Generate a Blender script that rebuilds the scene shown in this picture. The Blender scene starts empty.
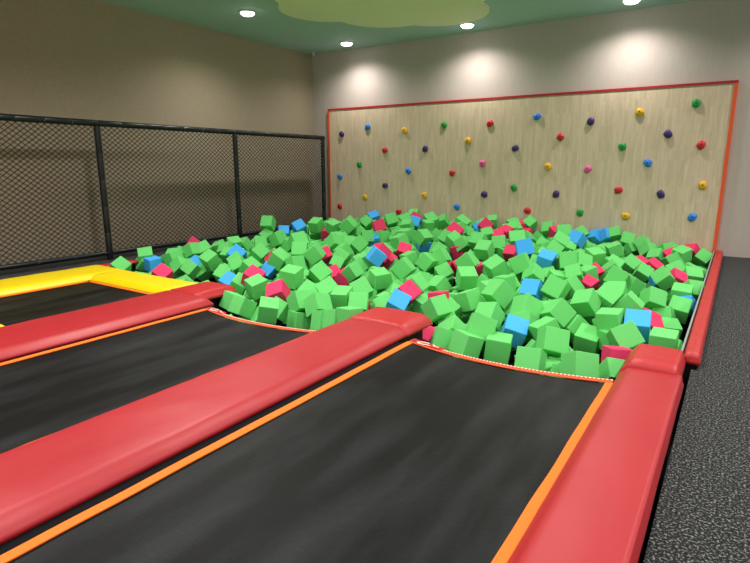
import bpy, bmesh, math, random
from mathutils import Vector, Matrix, Quaternion, noise
random.seed(4)
scene = bpy.context.scene
COL = scene.collection
PI = math.pi

# ------------------------------------------------------------ materials
def mat(name, color, rough=0.6, spec=0.5, metal=0.0, sheen=0.0, bump=None, vary=None, coat=0.0, subs=0.0):
    m = bpy.data.materials.new(name); m.use_nodes = True
    nt = m.node_tree; b = nt.nodes['Principled BSDF']
    b.inputs['Base Color'].default_value = (*color, 1)
    b.inputs['Roughness'].default_value = rough
    b.inputs['Specular IOR Level'].default_value = spec
    b.inputs['Metallic'].default_value = metal
    b.inputs['Sheen Weight'].default_value = sheen
    b.inputs['Coat Weight'].default_value = coat
    tc = nt.nodes.new('ShaderNodeTexCoord')
    if vary:                                   # (scale, other colour, stretch)
        sc, c2, st = vary
        mp = nt.nodes.new('ShaderNodeMapping'); mp.inputs['Scale'].default_value = st
        nz = nt.nodes.new('ShaderNodeTexNoise'); nz.inputs['Scale'].default_value = sc; nz.inputs['Detail'].default_value = 4
        rp = nt.nodes.new('ShaderNodeMapRange'); rp.inputs[1].default_value = .35; rp.inputs[2].default_value = .7
        mx = nt.nodes.new('ShaderNodeMix'); mx.data_type = 'RGBA'
        mx.inputs[6].default_value = (*color, 1); mx.inputs[7].default_value = (*c2, 1)
        nt.links.new(tc.outputs['Object'], mp.inputs[0]); nt.links.new(mp.outputs[0], nz.inputs['Vector'])
        nt.links.new(nz.outputs['Fac'], rp.inputs[0]); nt.links.new(rp.outputs[0], mx.inputs[0])
        nt.links.new(mx.outputs[2], b.inputs['Base Color'])
    if bump:                                   # (scale, strength, distance, stretch)
        sc, s, dist, st = bump
        mp = nt.nodes.new('ShaderNodeMapping'); mp.inputs['Scale'].default_value = st
        nz = nt.nodes.new('ShaderNodeTexNoise'); nz.inputs['Scale'].default_value = sc; nz.inputs['Detail'].default_value = 3
        bp = nt.nodes.new('ShaderNodeBump'); bp.inputs['Strength'].default_value = s; bp.inputs['Distance'].default_value = dist
        nt.links.new(tc.outputs['Object'], mp.inputs[0]); nt.links.new(mp.outputs[0], nz.inputs['Vector'])
        nt.links.new(nz.outputs['Fac'], bp.inputs['Height']); nt.links.new(bp.outputs[0], b.inputs['Normal'])
    return m

ONE = (1, 1, 1)
M_red = mat('red_vinyl', (.37, .012, .019), .42, .45, bump=(3.0, .35, .03, (1, .6, 1)), vary=(1.5, (.41, .018, .025), ONE))
M_red2 = mat('red_vinyl_pit', (.44, .02, .02), .45, .4, bump=(4.0, .3, .03, ONE))
M_red3 = mat('red_vinyl_end', (.44, .010, .014), .42, .5, bump=(5.0, .5, .03, ONE))
M_yel = mat('yellow_vinyl', (.83, .60, .0), .42, .5, bump=(4.0, .25, .03, ONE))
M_orange = mat('orange_webbing', (.90, .17, .015), .7, .3)
M_oredge = mat('orange_red_webbing', (.78, .10, .03), .7, .3)
M_white = mat('white_thread', (.8, .62, .52), .7, .3)
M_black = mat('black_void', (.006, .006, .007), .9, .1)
M_frame = mat('black_frame', (.01, .01, .012), .6, .3)
M_liner = mat('grey_liner', (.26, .29, .27), .7, .3)
M_post = mat('black_sleeve', (.006, .008, .010), .36, .4, bump=(30, .3, .004, ONE))
M_net = mat('black_cord', (.010, .009, .008), .8, .2)
FO = dict(rough=.85, spec=.2, bump=(60, .25, .003, ONE))
M_g = mat('green_foam', (.14, .57, .15), vary=(1.3, (.15, .61, .16), ONE), **FO)
M_gs = mat('green_foam_deep', (.13, .54, .14), **FO)
M_b = mat('blue_foam', (.065, .40, .92), **FO)
M_p = mat('pink_foam', (.78, .045, .14), **FO)
M_wallB = mat('back_wall_paint', (.50, .425, .39), .85, .2, bump=(40, .15, .004, ONE), vary=(30, (.47, .40, .365), (1, 1, .12)))
M_wallL = mat('left_wall_paper', (.36, .29, .21), .8, .25, bump=(60, .2, .004, ONE), vary=(45, (.32, .255, .185), (1, 1, .5)))
M_ceil = mat('teal_ceiling', (.38, .53, .55), .8, .2)
M_cloud = mat('pale_green_panel', (.82, .78, .60), .8, .2)
M_lampw = mat('white_bezel', (.8, .8, .8), .4, .4)
M_dome = mat('grey_dome', (.45, .45, .45), .4, .4)
M_bolt = mat('steel_bolt', (.06, .06, .065), .35, .5, metal=.8)
M_mark = mat('red_chalk', (.11, .018, .014), .9, .1)

def emis(name, c, s):
    m = bpy.data.materials.new(name); m.use_nodes = True
    b = m.node_tree.nodes['Principled BSDF']
    b.inputs['Emission Color'].default_value = (*c, 1); b.inputs['Emission Strength'].default_value = s
    return m
M_emit = emis('lamp_glow', (1, .98, .95), 14)

def carpet():
    m = mat('speckled_rubber_carpet', (.02, .02, .02), .9, .2)
    nt = m.node_tree; b = nt.nodes['Principled BSDF']; tc = nt.nodes.new('ShaderNodeTexCoord')
    n1 = nt.nodes.new('ShaderNodeTexNoise'); n1.inputs['Scale'].default_value = 90; n1.inputs['Detail'].default_value = 2.5; n1.inputs['Roughness'].default_value = .65
    r = nt.nodes.new('ShaderNodeValToRGB'); e = r.color_ramp.elements
    e[0].position = .44; e[0].color = (.007, .008, .009, 1); e[1].position = .70; e[1].color = (.27, .27, .255, 1)
    k = r.color_ramp.elements.new(.53); k.color = (.022, .023, .023, 1)
    nt.links.new(tc.outputs['Object'], n1.inputs['Vector']); nt.links.new(n1.outputs['Fac'], r.inputs[0])
    nt.links.new(r.outputs[0], b.inputs['Base Color'])
    bp = nt.nodes.new('ShaderNodeBump'); bp.inputs['Strength'].default_value = .5; bp.inputs['Distance'].default_value = .004
    nt.links.new(n1.outputs['Fac'], bp.inputs['Height']); nt.links.new(bp.outputs[0], b.inputs['Normal'])
    return m
M_carpet = carpet()

def bedmat():
    m = mat('black_mesh_bed', (.012, .013, .014), .5, .16)
    nt = m.node_tree; b = nt.nodes['Principled BSDF']; tc = nt.nodes.new('ShaderNodeTexCoord')
    mp = nt.nodes.new('ShaderNodeMapping'); mp.inputs['Scale'].default_value = (2.4, .5, 1); mp.inputs['Rotation'].default_value = (0, 0, .5)
    n1 = nt.nodes.new('ShaderNodeTexNoise'); n1.inputs['Scale'].default_value = 1.6; n1.inputs['Detail'].default_value = 3
    mp2 = nt.nodes.new('ShaderNodeMapping'); mp2.inputs['Scale'].default_value = (6, 60, 1)
    n2 = nt.nodes.new('ShaderNodeTexNoise'); n2.inputs['Scale'].default_value = 3; n2.inputs['Detail'].default_value = 5
    r = nt.nodes.new('ShaderNodeValToRGB'); e = r.color_ramp.elements
    e[0].position = .42; e[0].color = (.0015, .0018, .002, 1); e[1].position = .72; e[1].color = (.018, .020, .021, 1)
    ad = nt.nodes.new('ShaderNodeMath'); ad.operation = 'MULTIPLY_ADD'; ad.inputs[1].default_value = .28; 
    sb = nt.nodes.new('ShaderNodeMath'); sb.operation = 'SUBTRACT'; sb.inputs[1].default_value = .14
    nt.links.new(tc.outputs['Object'], mp.inputs[0]); nt.links.new(mp.outputs[0], n1.inputs['Vector'])
    nt.links.new(tc.outputs['Object'], mp2.inputs[0]); nt.links.new(mp2.outputs[0], n2.inputs['Vector'])
    nt.links.new(n2.outputs['Fac'], ad.inputs[0]); nt.links.new(n1.outputs['Fac'], sb.inputs[0]); nt.links.new(sb.outputs[0], ad.inputs[2])
    nt.links.new(ad.outputs[0], r.inputs[0]); nt.links.new(r.outputs[0], b.inputs['Base Color'])
    bp = nt.nodes.new('ShaderNodeBump'); bp.inputs['Strength'].default_value = .25; bp.inputs['Distance'].default_value = .004
    nt.links.new(n2.outputs['Fac'], bp.inputs['Height']); nt.links.new(bp.outputs[0], b.inputs['Normal'])
    return m
M_bed = bedmat()

def woodmat():
    m = mat('pale_stave_wood', (.4, .35, .2), .6, .3)
    nt = m.node_tree; b = nt.nodes['Principled BSDF']; tc = nt.nodes.new('ShaderNodeTexCoord')
    sx = nt.nodes.new('ShaderNodeSeparateXYZ'); cx = nt.nodes.new('ShaderNodeCombineXYZ')
    nt.links.new(tc.outputs['Object'], sx.inputs[0])
    nt.links.new(sx.outputs['Z'], cx.inputs[0]); nt.links.new(sx.outputs['X'], cx.inputs[1])
    br = nt.nodes.new('ShaderNodeTexBrick'); nt.links.new(cx.outputs[0], br.inputs['Vector'])
    br.offset = .37; br.offset_frequency = 2; br.squash = 1
    br.inputs['Scale'].default_value = 1; br.inputs['Brick Width'].default_value = .42; br.inputs['Row Height'].default_value = .052
    br.inputs['Mortar Size'].default_value = .0012; br.inputs['Bias'].default_value = 0
    br.inputs['Color1'].default_value = (.70, .54, .40, 1); br.inputs['Color2'].default_value = (.55, .42, .30, 1)
    br.inputs['Mortar'].default_value = (.42, .33, .22, 1)
    mp = nt.nodes.new('ShaderNodeMapping'); mp.inputs['Scale'].default_value = (40, 1, 2.5)
    nz = nt.nodes.new('ShaderNodeTexNoise'); nz.inputs['Scale'].default_value = 1.5; nz.inputs['Detail'].default_value = 5
    nt.links.new(tc.outputs['Object'], mp.inputs[0]); nt.links.new(mp.outputs[0], nz.inputs['Vector'])
    mx = nt.nodes.new('ShaderNodeMix'); mx.data_type = 'RGBA'; mx.inputs[0].default_value = .45
    r = nt.nodes.new('ShaderNodeValToRGB'); e = r.color_ramp.elements
    e[0].position = .3; e[0].color = (.52, .40, .285, 1); e[1].position = .7; e[1].color = (.76, .60, .45, 1)
    nt.links.new(nz.outputs['Fac'], r.inputs[0]); nt.links.new(br.outputs['Color'], mx.inputs[6]); nt.links.new(r.outputs[0], mx.inputs[7])
    nt.links.new(mx.outputs[2], b.inputs['Base Color'])
    return m
M_wood = woodmat()

# ------------------------------------------------------------ mesh helpers
def obj(name, bm, m, parent=None, smooth=False):
    bmesh.ops.recalc_face_normals(bm, faces=bm.faces)
    me = bpy.data.meshes.new(name); bm.to_mesh(me); bm.free()
    for x in (m if isinstance(m, (list, tuple)) else [m]): me.materials.append(x)
    if smooth:
        for p in me.polygons: p.use_smooth = True
    o = bpy.data.objects.new(name, me); COL.objects.link(o)
    if parent:
        o.parent = parent; o.location = -Vector(parent.location)
    return o
def tag(o, label, cat, group=None):
    o['label'] = label; o['category'] = cat
    if group: o['group'] = group
    return o
def thing(name, label, cat, loc=(0, 0, 0), group=None):
    o = bpy.data.objects.new(name, None); COL.objects.link(o); o.location = loc; o.empty_display_size = .1
    return tag(o, label, cat, group)
def struct(name, bm, m):
    o = obj(name, bm, m); o['kind'] = 'structure'; return o
def box(bm, x0, x1, y0, y1, z0, z1):
    v = [bm.verts.new((x, y, z)) for x in (x0, x1) for y in (y0, y1) for z in (z0, z1)]
    for f in ((0, 1, 3, 2), (4, 6, 7, 5), (0, 4, 5, 1), (2, 3, 7, 6), (0, 2, 6, 4), (1, 5, 7, 3)):
        bm.faces.new([v[i] for i in f])
def boxbm(*a):
    bm = bmesh.new(); box(bm, *a); return bm
def tube(bm, p, q, rad, seg=12, cap=True):
    p, q = Vector(p), Vector(q); d = (q-p).normalized()
    a = d.orthogonal().normalized(); b = d.cross(a)
    R = [[bm.verts.new(c + (a*math.cos(t*2*PI/seg) + b*math.sin(t*2*PI/seg))*rad) for t in range(seg)] for c in (p, q)]
    for i in range(seg):
        j = (i+1) % seg; bm.faces.new((R[0][i], R[0][j], R[1][j], R[1][i]))
    if cap: bm.faces.new(R[0][::-1]); bm.faces.new(R[1])
def lathe(bm, prof, seg=24, c=(0, 0, 0)):
    rings = []
    for r, z in prof:
        rings.append([bm.verts.new((c[0]+r*math.cos(2*PI*i/seg), c[1]+r*math.sin(2*PI*i/seg), c[2]+z)) for i in range(seg)])
    for a, b in zip(rings, rings[1:]):
        for i in range(seg):
            j = (i+1) % seg; bm.faces.new((a[i], a[j], b[j], b[i]))
    bm.faces.new(rings[0][::-1]); bm.faces.new(rings[-1])

def pad(profile, t0, t1, axis='y', wob=.004, seed=0, endbev=.03, step=.09):
    """stuffed vinyl pad: cross-section (across, height) swept along y (or x), ends rounded in"""
    n = max(4, int((t1-t0)/step)); bm = bmesh.new(); rings = []
    zs = [p[1] for p in profile]; zmid = min(zs); xm = sum(p[0] for p in profile)/len(profile)
    ts = [t0, t0+endbev*.35, t0+endbev] + [t0+endbev+(t1-t0-2*endbev)*i/n for i in range(1, n)] + [t1-endbev, t1-endbev*.35, t1]
    sh = [.62, .88, 1] + [1]*(n-1) + [1, .88, .62]
    for t, s in zip(ts, sh):
        ring = []
        for k, (a, z) in enumerate(profile):
            w = noise.noise(Vector((a*3+seed, t*4.0, z*3)))*wob + noise.noise(Vector((a*9+seed, t*15.0, 3)))*wob*.45
            top = (z-zmid)/(max(zs)-zmid)
            aa = xm+(a-xm)*(1-(1-s)*.05); zz = zmid+(z-zmid)*s + w*top
            ring.append(bm.verts.new((aa+w*.6, t, zz) if axis == 'y' else (t, aa+w*.6, zz)))
        rings.append(ring)
    for r0, r1 in zip(rings, rings[1:]):
        for i in range(len(profile)):
            j = (i+1) % len(profile); bm.faces.new((r0[i], r0[j], r1[j], r1[i]))
    bm.faces.new(rings[0]); bm.faces.new(rings[-1])
    return bm
def prof(x0, x1, top=.1, bl=.06, br=.06, bot=.0235, edge=.045):
    """flat top, sloping shoulders with softened corners, short upright sides"""
    P = [(x0, bot), (x0, edge-.008), (x0+.008, edge+.006)]
    P += [(x0+bl*.8, top-.008), (x0+bl, top-.002), (x0+bl+.02, top)]
    for k in range(1, 5): P.append((x0+bl+.02+(x1-br-x0-bl-.04)*k/5, top+.004*math.sin(PI*k/5)))
    P += [(x1-br-.02, top), (x1-br, top-.002), (x1-br*.8, top-.008), (x1-.008, edge+.006), (x1, edge-.008), (x1, bot)]
    return P

# ------------------------------------------------------------ the room
YB, XL, XR, YF, ZC = 10.4, -8.65, 4.6, -4.0, 3.956
PX0, PX1 = -7.62, -.10                       # sunken part of the floor
bm = bmesh.new()
box(bm, PX1, XR, YF, YB, -.12, 0); box(bm, -.135, PX1, YF, 4.36, -.12, 0); box(bm, XL, PX0, YF, YB, -.12, 0); box(bm, PX0, -7.40, 4.74, YB, -.12, 0)
struct('floor', bm, M_carpet)
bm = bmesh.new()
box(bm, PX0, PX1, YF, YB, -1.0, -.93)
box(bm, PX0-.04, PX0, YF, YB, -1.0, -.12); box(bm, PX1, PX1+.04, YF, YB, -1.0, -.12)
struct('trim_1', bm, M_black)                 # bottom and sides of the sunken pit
struct('wall_back', boxbm(XL-.15, XR+.15, YB, YB+.15, -.9, ZC), M_wallB)
struct('wall_left', boxbm(XL-.15, XL, YF, YB, -.1, ZC), M_wallL)
struct('ceiling', boxbm(XL-.15, XR+.15, YF-.15, YB+.15, ZC, ZC+.12), M_ceil)

# cloud shaped ceiling panel
lobes = [(-5.95, 7.55, .78), (-5.35, 8.35, .86), (-4.55, 8.75, .86), (-4.15, 8.0, .75), (-4.9, 7.2, .95), (-5.2, 7.9, 1.0), (-5.75, 7.0, .62)]
cx, cy = -5.05, 7.9; pts = []
for i in range(120):
    a = 2*PI*i/120; best = .3
    dx, dy = math.cos(a), math.sin(a)
    for lx, ly, lr in lobes:
        ox, oy = cx-lx, cy-ly; bq = ox*dx+oy*dy; cq = ox*ox+oy*oy-lr*lr; D = bq*bq-cq
        if D > 0: best = max(best, -bq+math.sqrt(D))
    pts.append((cx+dx*best, cy+dy*best))
bm = bmesh.new()
lo = [bm.verts.new((x, y, ZC-.025)) for x, y in pts]; hi = [bm.verts.new((x, y, ZC)) for x, y in pts]
bm.faces.new(lo); bm.faces.new(hi[::-1])
for i in range(120):
    j = (i+1) % 120; bm.faces.new((lo[i], lo[j], hi[j], hi[i]))
tag(obj('ceiling_cloud_panel', bm, M_cloud), 'flat pale green cloud-shaped panel on the teal ceiling', 'ceiling panel')

# downlights
LX = [-7.2, -4.47, -1.72, 1.1, 3.8]; LY = [9.79, 7.0, 4.2, 1.4, -1.6]
names = {(0, 1): 'round white downlight nearest the left wall, in front of the cloud panel',
         (0, 0): 'small round downlight in the corner where left and back walls meet',
         (1, 0): 'bright round downlight beside the edge of the green cloud panel',
         (2, 0): 'round downlight near the top right, above the climbing board'}
proto = None
for i, x in enumerate(LX):
    for j, y in enumerate(LY):
        if (i, j) == (1, 1): continue           # the cloud panel hangs here
        lab = names.get((i, j))
        if lab:
            t = thing('downlight', lab, 'ceiling light', (x, y, ZC), 'round downlights in the ceiling')
            if proto is None:
                bm = bmesh.new(); lathe(bm, [(.135, 0), (.138, -.012), (.128, -.024), (.115, -.02), (.11, -.004)])
                bz = obj('bezel', bm, M_lampw, None, True); bz.parent = t
                bm = bmesh.new(); lathe(bm, [(.114, -.006), (.112, -.03), (.09, -.05), (.05, -.062), (.01, -.065)])  # lens domed and widened so its shape stands in for the lamp's glare
                lm = obj('lamp', bm, M_emit, None, True); lm.parent = t
                proto = (bz, lm)
            else:
                for s in proto:
                    c = s.copy(); COL.objects.link(c); c.parent = t
        if i == 0 and j > 1: x = -5.9
        L = bpy.data.lights.new('downlight_beam', 'SPOT')
        L.energy = 215 if j != 0 else 150
        L.spot_size = math.radians(150); L.spot_blend = .9; L.shadow_soft_size = .07; L.color = (1, .965, .91)
        lo_ = bpy.data.objects.new('downlight_beam', L); COL.objects.link(lo_); lo_.location = (x, y, ZC-.09)
w = bpy.data.worlds.new('World'); scene.world = w; w.use_nodes = True
w.node_tree.nodes['Background'].inputs[0].default_value = (1, .96, .9, 1); w.node_tree.nodes['Background'].inputs[1].default_value = .75

bm = bmesh.new(); lathe(bm, [(.055, 0), (.055, -.03), (.045, -.05), (.03, -.075), (.008, -.085)], 20, (-8.45, 10.2, ZC))
tag(obj('dome_camera', bm, M_dome, None, True), 'tiny grey dome camera on the ceiling in the far corner', 'camera')

# ------------------------------------------------------------ climbing board
BX0, BX1, BZ1, BY = -8.17, -.19, 2.72, 10.35
t = thing('climbing_board', 'wide pale wood climbing board with a thin red border on the back wall', 'climbing wall', (-4.18, BY, 0))
obj('wood_panel', boxbm(BX0+.03, BX1-.03, BY, YB-.002, -.85, BZ1-.03), M_wood, t)
bm = bmesh.new()
box(bm, BX0, BX1, BY-.012, YB-.002, BZ1-.04, BZ1); 
obj('border_strip', bm, M_red, t)
obj('border_strip', boxbm(BX0, BX0+.045, BY-.012, YB-.002, 0, BZ1-.04), M_oredge, t)
obj('border_strip', boxbm(BX1-.05, BX1, BY-.012, YB-.002, 0, BZ1-.04), M_oredge, t)

H_CAM = 1.45
YAW = math.atan2(367, math.hypot(541.5, 116.5)); PIT = math.atan(116.5/541.5); FPX = 541.5
Fv = Vector((-math.sin(YAW)*math.cos(PIT), math.cos(YAW)*math.cos(PIT), -math.sin(PIT)))
Rv = Vector((math.cos(YAW), math.sin(YAW), 0)); Uv = Rv.cross(Fv)

HC = dict(purple=(.045, .012, .13), blue=(.02, .20, .75), yellow=(.80, .42, .01), red=(.62, .01, .02), green=(.01, .30, .04), pink=(.80, .12, .35))
HM = {k: mat(k+'_resin', v, .45, .5, bump=(40, .4, .004, ONE)) for k, v in HC.items()}
# hold positions on the board in metres: x, z
HOLDS = """purple -7.77 2.14
blue -7.05 2.28
yellow -6.09 2.17
red -6.59 1.77
purple -5.59 1.78
green -5.16 2.25
red -4.17 2.24
yellow -4.62 1.92
blue -3.26 2.32
purple -3.64 1.76
green -7.28 1.46
blue -7.84 1.18
blue -5.99 1.32
red -4.95 1.29
pink -4.29 1.48
yellow -3.00 1.42
purple -6.58 1.00
green -3.63 1.02
yellow -7.12 0.73
yellow -5.59 0.82
purple -4.23 0.87
red -7.85 0.49
red -6.22 0.44
blue -4.82 0.60
red -3.34 0.59
purple -2.30 2.20
yellow -1.53 2.32
green -0.72 2.41
red -2.81 1.95
purple -1.07 1.95
red -0.58 1.76
green -1.75 1.76
blue -1.33 1.48
pink -2.29 1.38
red -1.75 1.02
yellow -0.49 1.13
purple -2.82 0.92
purple -1.08 0.97
green -2.36 0.60
yellow -1.59 0.58
blue -0.58 0.61"""
def hold_mesh(seed, m):
    bm = bmesh.new(); bmesh.ops.create_icosphere(bm, subdivisions=3, radius=1)
    rnd = random.Random(seed); ks = [Vector((math.cos(a), 0, math.sin(a))) for a in [rnd.random()*.6+i*2*PI/4.6 for i in range(4)]]
    for v in bm.verts:
        d = v.co.normalized(); r = .8
        for k in ks: r += .26*max(0, d.dot(k))**5
        r += noise.noise(d*2.1+Vector((seed, 0, 0)))*.10
        dd = math.hypot(d.x, d.z)
        p = d*r*.068
        if d.y < 0 and dd < .42: p.y += .020*(1-dd/.42)       # bolt dimple
        p.y *= .85; p.y = min(p.y, .02)
        v.co = p
    me = bpy.data.meshes.new('climbing_hold'); bm.to_mesh(me); bm.free(); me.materials.append(m)
    for q in me.polygons: q.use_smooth = True
    return me
bm = bmesh.new(); tube(bm, (0, -.046, 0), (0, -.02, 0), .012, 6)
bolt0 = bpy.data.meshes.new('bolt'); bm.to_mesh(bolt0); bm.free(); bolt0.materials.append(M_bolt)
rows = [l.split() for l in HOLDS.strip().split('\n')]
rows = [(c, float(x), float(z)) for c, x, z in rows]
ORD = ['leftmost', 'second', 'third', 'fourth', 'fifth', 'sixth', 'seventh', 'eighth', 'ninth', 'tenth', 'eleventh', 'twelfth', 'thirteenth', 'fourteenth', 'fifteenth']
cache = {}
for c in HC:
    same = sorted([r for r in rows if r[0] == c], key=lambda r: r[1])
    for k, (_, x, z) in enumerate(same):
        if len(same) > 1 and k == len(same)-1: pos = 'rightmost %s climbing hold' % c
        elif k == 0: pos = 'leftmost %s climbing hold' % c
        else: pos = '%s %s climbing hold from the left' % (ORD[k], c)
        hgt = 'high on' if z > 2.0 else ('midway up' if z > 1.15 else 'low on')
        key = (c, k % 3)
        if key not in cache: cache[key] = hold_mesh(k % 3 * 7.3+len(c), HM[c])
        o = bpy.data.objects.new('climbing_hold', cache[key]); COL.objects.link(o)
        o.location = (x, BY-.015, z); o.rotation_euler = (0, random.random()*6.28, 0)
        tag(o, '%s, %s the wooden board' % (pos, hgt), 'climbing hold', 'climbing holds on the wooden board')
        b = bpy.data.objects.new('bolt', bolt0); COL.objects.link(b); b.parent = o

# ------------------------------------------------------------ fence with net
XF = -8.1; posts = [2.05, 4.70, 7.40, 10.05]
t = thing('safety_fence', 'tall black padded pipe fence with diamond netting along the left wall', 'fence', (XF, 6, 0))
def sleeve(p, q, rad, n, seed):
    """padded sleeve with faint joints"""
    bm = bmesh.new(); p, q = Vector(p), Vector(q)
    d = (q-p); L = d.length; d.normalize(); a = d.orthogonal().normalized(); b = d.cross(a); rings = []
    for i in range(n):
        s0, s1 = L*i/n, L*(i+1)/n
        for s, r in ((s0, .95), (s0+.008, 1), ((s0+s1)/2, 1.02), (s1-.008, 1), (s1, .95)):
            rings.append([bm.verts.new(p+d*s+(a*math.cos(2*PI*k/14)+b*math.sin(2*PI*k/14))*rad*r) for k in range(14)])
    for A, B in zip(rings, rings[1:]):
        for k in range(14):
            j = (k+1) % 14; bm.faces.new((A[k], A[j], B[j], B[k]))
    bm.faces.new(rings[0]); bm.faces.new(rings[-1][::-1]); return bm
for k, y in enumerate(posts):
    obj('post', sleeve((XF, y, 0), (XF, y, 2.02), .046, 5, k), M_post, t, True)
for a, b in zip([-1.0]+posts, posts):
    if b == posts[0]: a = -.6
    obj('top_rail', sleeve((XF, a, 2.06), (XF, b if b != posts[-1] else b+.04, 2.06), .046, 7, 1), M_post, t, True)
    obj('bottom_rail', sleeve((XF, a+.04, .105), (XF, b-.04, .105), .036, 5, 1), M_post, t, True)
obj('post', sleeve((XF, -.6, 0), (XF, -.6, 2.02), .046, 5, 9), M_post, t, True)
def net(y0, y1, z0, z1):
    bm = bmesh.new(); cw, ch, r = .092, .072, .0052
    # diamond cells: zigzag cords running along the fence, touching their neighbours at the knots
    rowsn = int((z1-z0)/ch*2)
    hh = (z1-z0)/rowsn
    ncol = int((y1-y0)/cw*2); ww = (y1-y0)/ncol
    def P(i, j):
        y = y0+i*ww; z = z0+j*hh
        # hexagon-ish pull: knots flattened
        return Vector((XF+.006*math.sin(y*9)*math.sin(z*7), y, z))
    def strand(p, q):
        d = (q-p).normalized(); n = Vector((0, -d.z, d.y))*r; e = Vector((r, 0, 0))
        A = [bm.verts.new(p+o) for o in (n, e, -n)]; B = [bm.verts.new(q+o) for o in (n, e, -n)]
        for i in range(3): bm.faces.new((A[i], A[(i+1) % 3], B[(i+1) % 3], B[i]))
    for s in (1, -1):
        for k in range(-rowsn, ncol+rowsn):
            if (k % 2): continue
            # diagonal line i = k + s*j, clipped
            js = [j for j in range(rowsn+1) if 0 <= k+s*j <= ncol] if s == 1 else [j for j in range(rowsn+1) if 0 <= k-j+0 <= ncol]
            if len(js) < 2: continue
            step = 4
            seq = list(range(js[0], js[-1], step))+[js[-1]]
            for a_, b_ in zip(seq, seq[1:]):
                strand(P(k+s*a_, a_), P(k+s*b_, b_))
    return bm
for a, b in zip([-.6]+posts, posts):
    if b <= 2.1: a, b = .0, 2.05
    obj('net', net(a+.04, b-.04, .12, 2.04), M_net, t)

# ------------------------------------------------------------ trampolines
def strip(bm, path, w, z, th=.006, side=1, wav=0):
    """flat webbing strip following path (x,y), offset to one side by w"""
    top = []; 
    for i, (x, y) in enumerate(path):
        a = Vector(path[max(0, i-1)]); b = Vector(path[min(len(path)-1, i+1)])
        d = (b-a).normalized(); n = Vector((-d.y, d.x))*side
        w_ = noise.noise(Vector((x*3, y*3, 0)))*wav
        p = Vector((x, y))+n*w_; q = p+n*w
        top.append([bm.verts.new((p.x, p.y, z)), bm.verts.new((q.x, q.y, z)), bm.verts.new((q.x, q.y, z-th)), bm.verts.new((p.x, p.y, z-th))])
    for A, B in zip(top, top[1:]):
        for k in range(4): bm.faces.new((A[k], A[(k+1) % 4], B[(k+1) % 4], B[k]))
    bm.faces.new(top[0]); bm.faces.new(top[-1][::-1])
def trampoline(x0, x1, y0, yl, yr, bow, label, far_web=True, mark=True):
    zb = .03
    t = thing('trampoline', label, 'trampoline', ((x0+x1)/2, (y0+yl)/2, zb))
    far = [(x0+(x1-x0)*k/24, yl+(yr-yl)*k/24-bow*(1-(2*k/24-1)**2)) for k in range(25)]
    bm = bmesh.new(); n = 26; G = []
    for i in range(n+1):
        row = []
        for k, (fx, fy) in enumerate(far):
            y = y0+(fy-y0)*i/n
            s = math.sin(PI*k/24)*math.sin(PI*min(1, i/n))
            row.append(bm.verts.new((fx, y, zb-.03*s)))
        G.append(row)
    for i in range(n):
        for k in range(24): bm.faces.new((G[i][k], G[i][k+1], G[i+1][k+1], G[i+1][k]))
    obj('jumping_bed', bm, M_bed, t, True)
    # orange edge strips on the two long sides
    for side, xx, fy in ((1, x0-.012, yl), (-1, x1+.012, yr)):
        bm = bmesh.new(); strip(bm, [(xx, y0+(fy-y0)*k/40) for k in range(41)], .055, zb+.008, side=-side, wav=.006)
        obj('orange_edge_strip', bm, M_orange, t)
    if far_web:
        bm = bmesh.new(); strip(bm, far, .026, zb+.010, side=1); obj('orange_edge_strip', bm, M_oredge, t)
        f2 = [(x, y+.026) for x, y in far]
        bm = bmesh.new(); strip(bm, f2, .026, zb+.012, side=1); obj('red_webbing', bm, M_oredge, t)
        bm = bmesh.new(); m = int((x1-x0)/.026)
        for k in range(m):
            u = (k+.5)/m; x = x0+(x1-x0)*u; y = yl+(yr-yl)*u-bow*(1-(2*u-1)**2)+.039
            dy = (yr-yl)/(x1-x0)+bow*4*(2*u-1)/(x1-x0)
            box(bm, x-.0065, x+.0065, y-.008+dy*0, y+.008, zb+.012, zb+.0145)
        obj('white_stitching', bm, M_white, t)
        if mark:
            # printed white letter-like mark near the left corner: an open ring and two strokes
            bm = bmesh.new(); ccx = x0+.16; ccy = yl-bow*(1-(2*.16/(x1-x0)-1)**2)+.052
            def band(pts, w):
                vs = []
                for i, (x, y) in enumerate(pts):
                    a = Vector(pts[max(0, i-1)]); b = Vector(pts[min(len(pts)-1, i+1)]); d = (b-a).normalized(); nn = Vector((-d.y, d.x))*w
                    vs.append((bm.verts.new((x-nn.x, y-nn.y, zb+.017)), bm.verts.new((x+nn.x, y+nn.y, zb+.017))))
                for A, B in zip(vs, vs[1:]): bm.faces.new((A[0], A[1], B[1], B[0]))
            band([(ccx-.02+.055*math.cos(a), ccy+.024*math.sin(a)) for a in [PI*.25+PI*1.5*i/16 for i in range(17)]], .009)
            band([(ccx+.02+.03*i/6, ccy-.022-.004*math.sin(PI*i/6)) for i in range(7)], .007)
            band([(ccx+.06, ccy+.008), (ccx+.085, ccy-.02), (ccx+.13, ccy-.03)], .007)
            base = bmesh.new()
            strip(base, [(x, y-.004) for x, y in f2[:6]], .058, zb+.0155, side=1)
            obj('red_corner_patch', base, M_red, t); obj('printed_mark', bm, M_white, t)
    # black cover over the springs, outside the bed
    bm = bmesh.new(); yf = min(yl, yr)
    box(bm, x0-.14, x0-.01, y0, yl-.02, .0, .022); box(bm, x1+.01, x1+.14, y0, yr-.02, .0, .022)
    obj('spring_cover', bm, M_black, t)
    bm = bmesh.new(); box(bm, x0-.07, x0-.03, y0, yf-.1, -.93, 0); box(bm, x1+.03, x1+.07, y0, yf-.1, -.93, 0)
    obj('steel_frame', bm, M_frame, t)
    return t
trampoline(-2.108, -.547, -1.2, 3.68, 3.68, .13, 'large black trampoline bed at the right, orange edge strips, nearest the camera')
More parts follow.
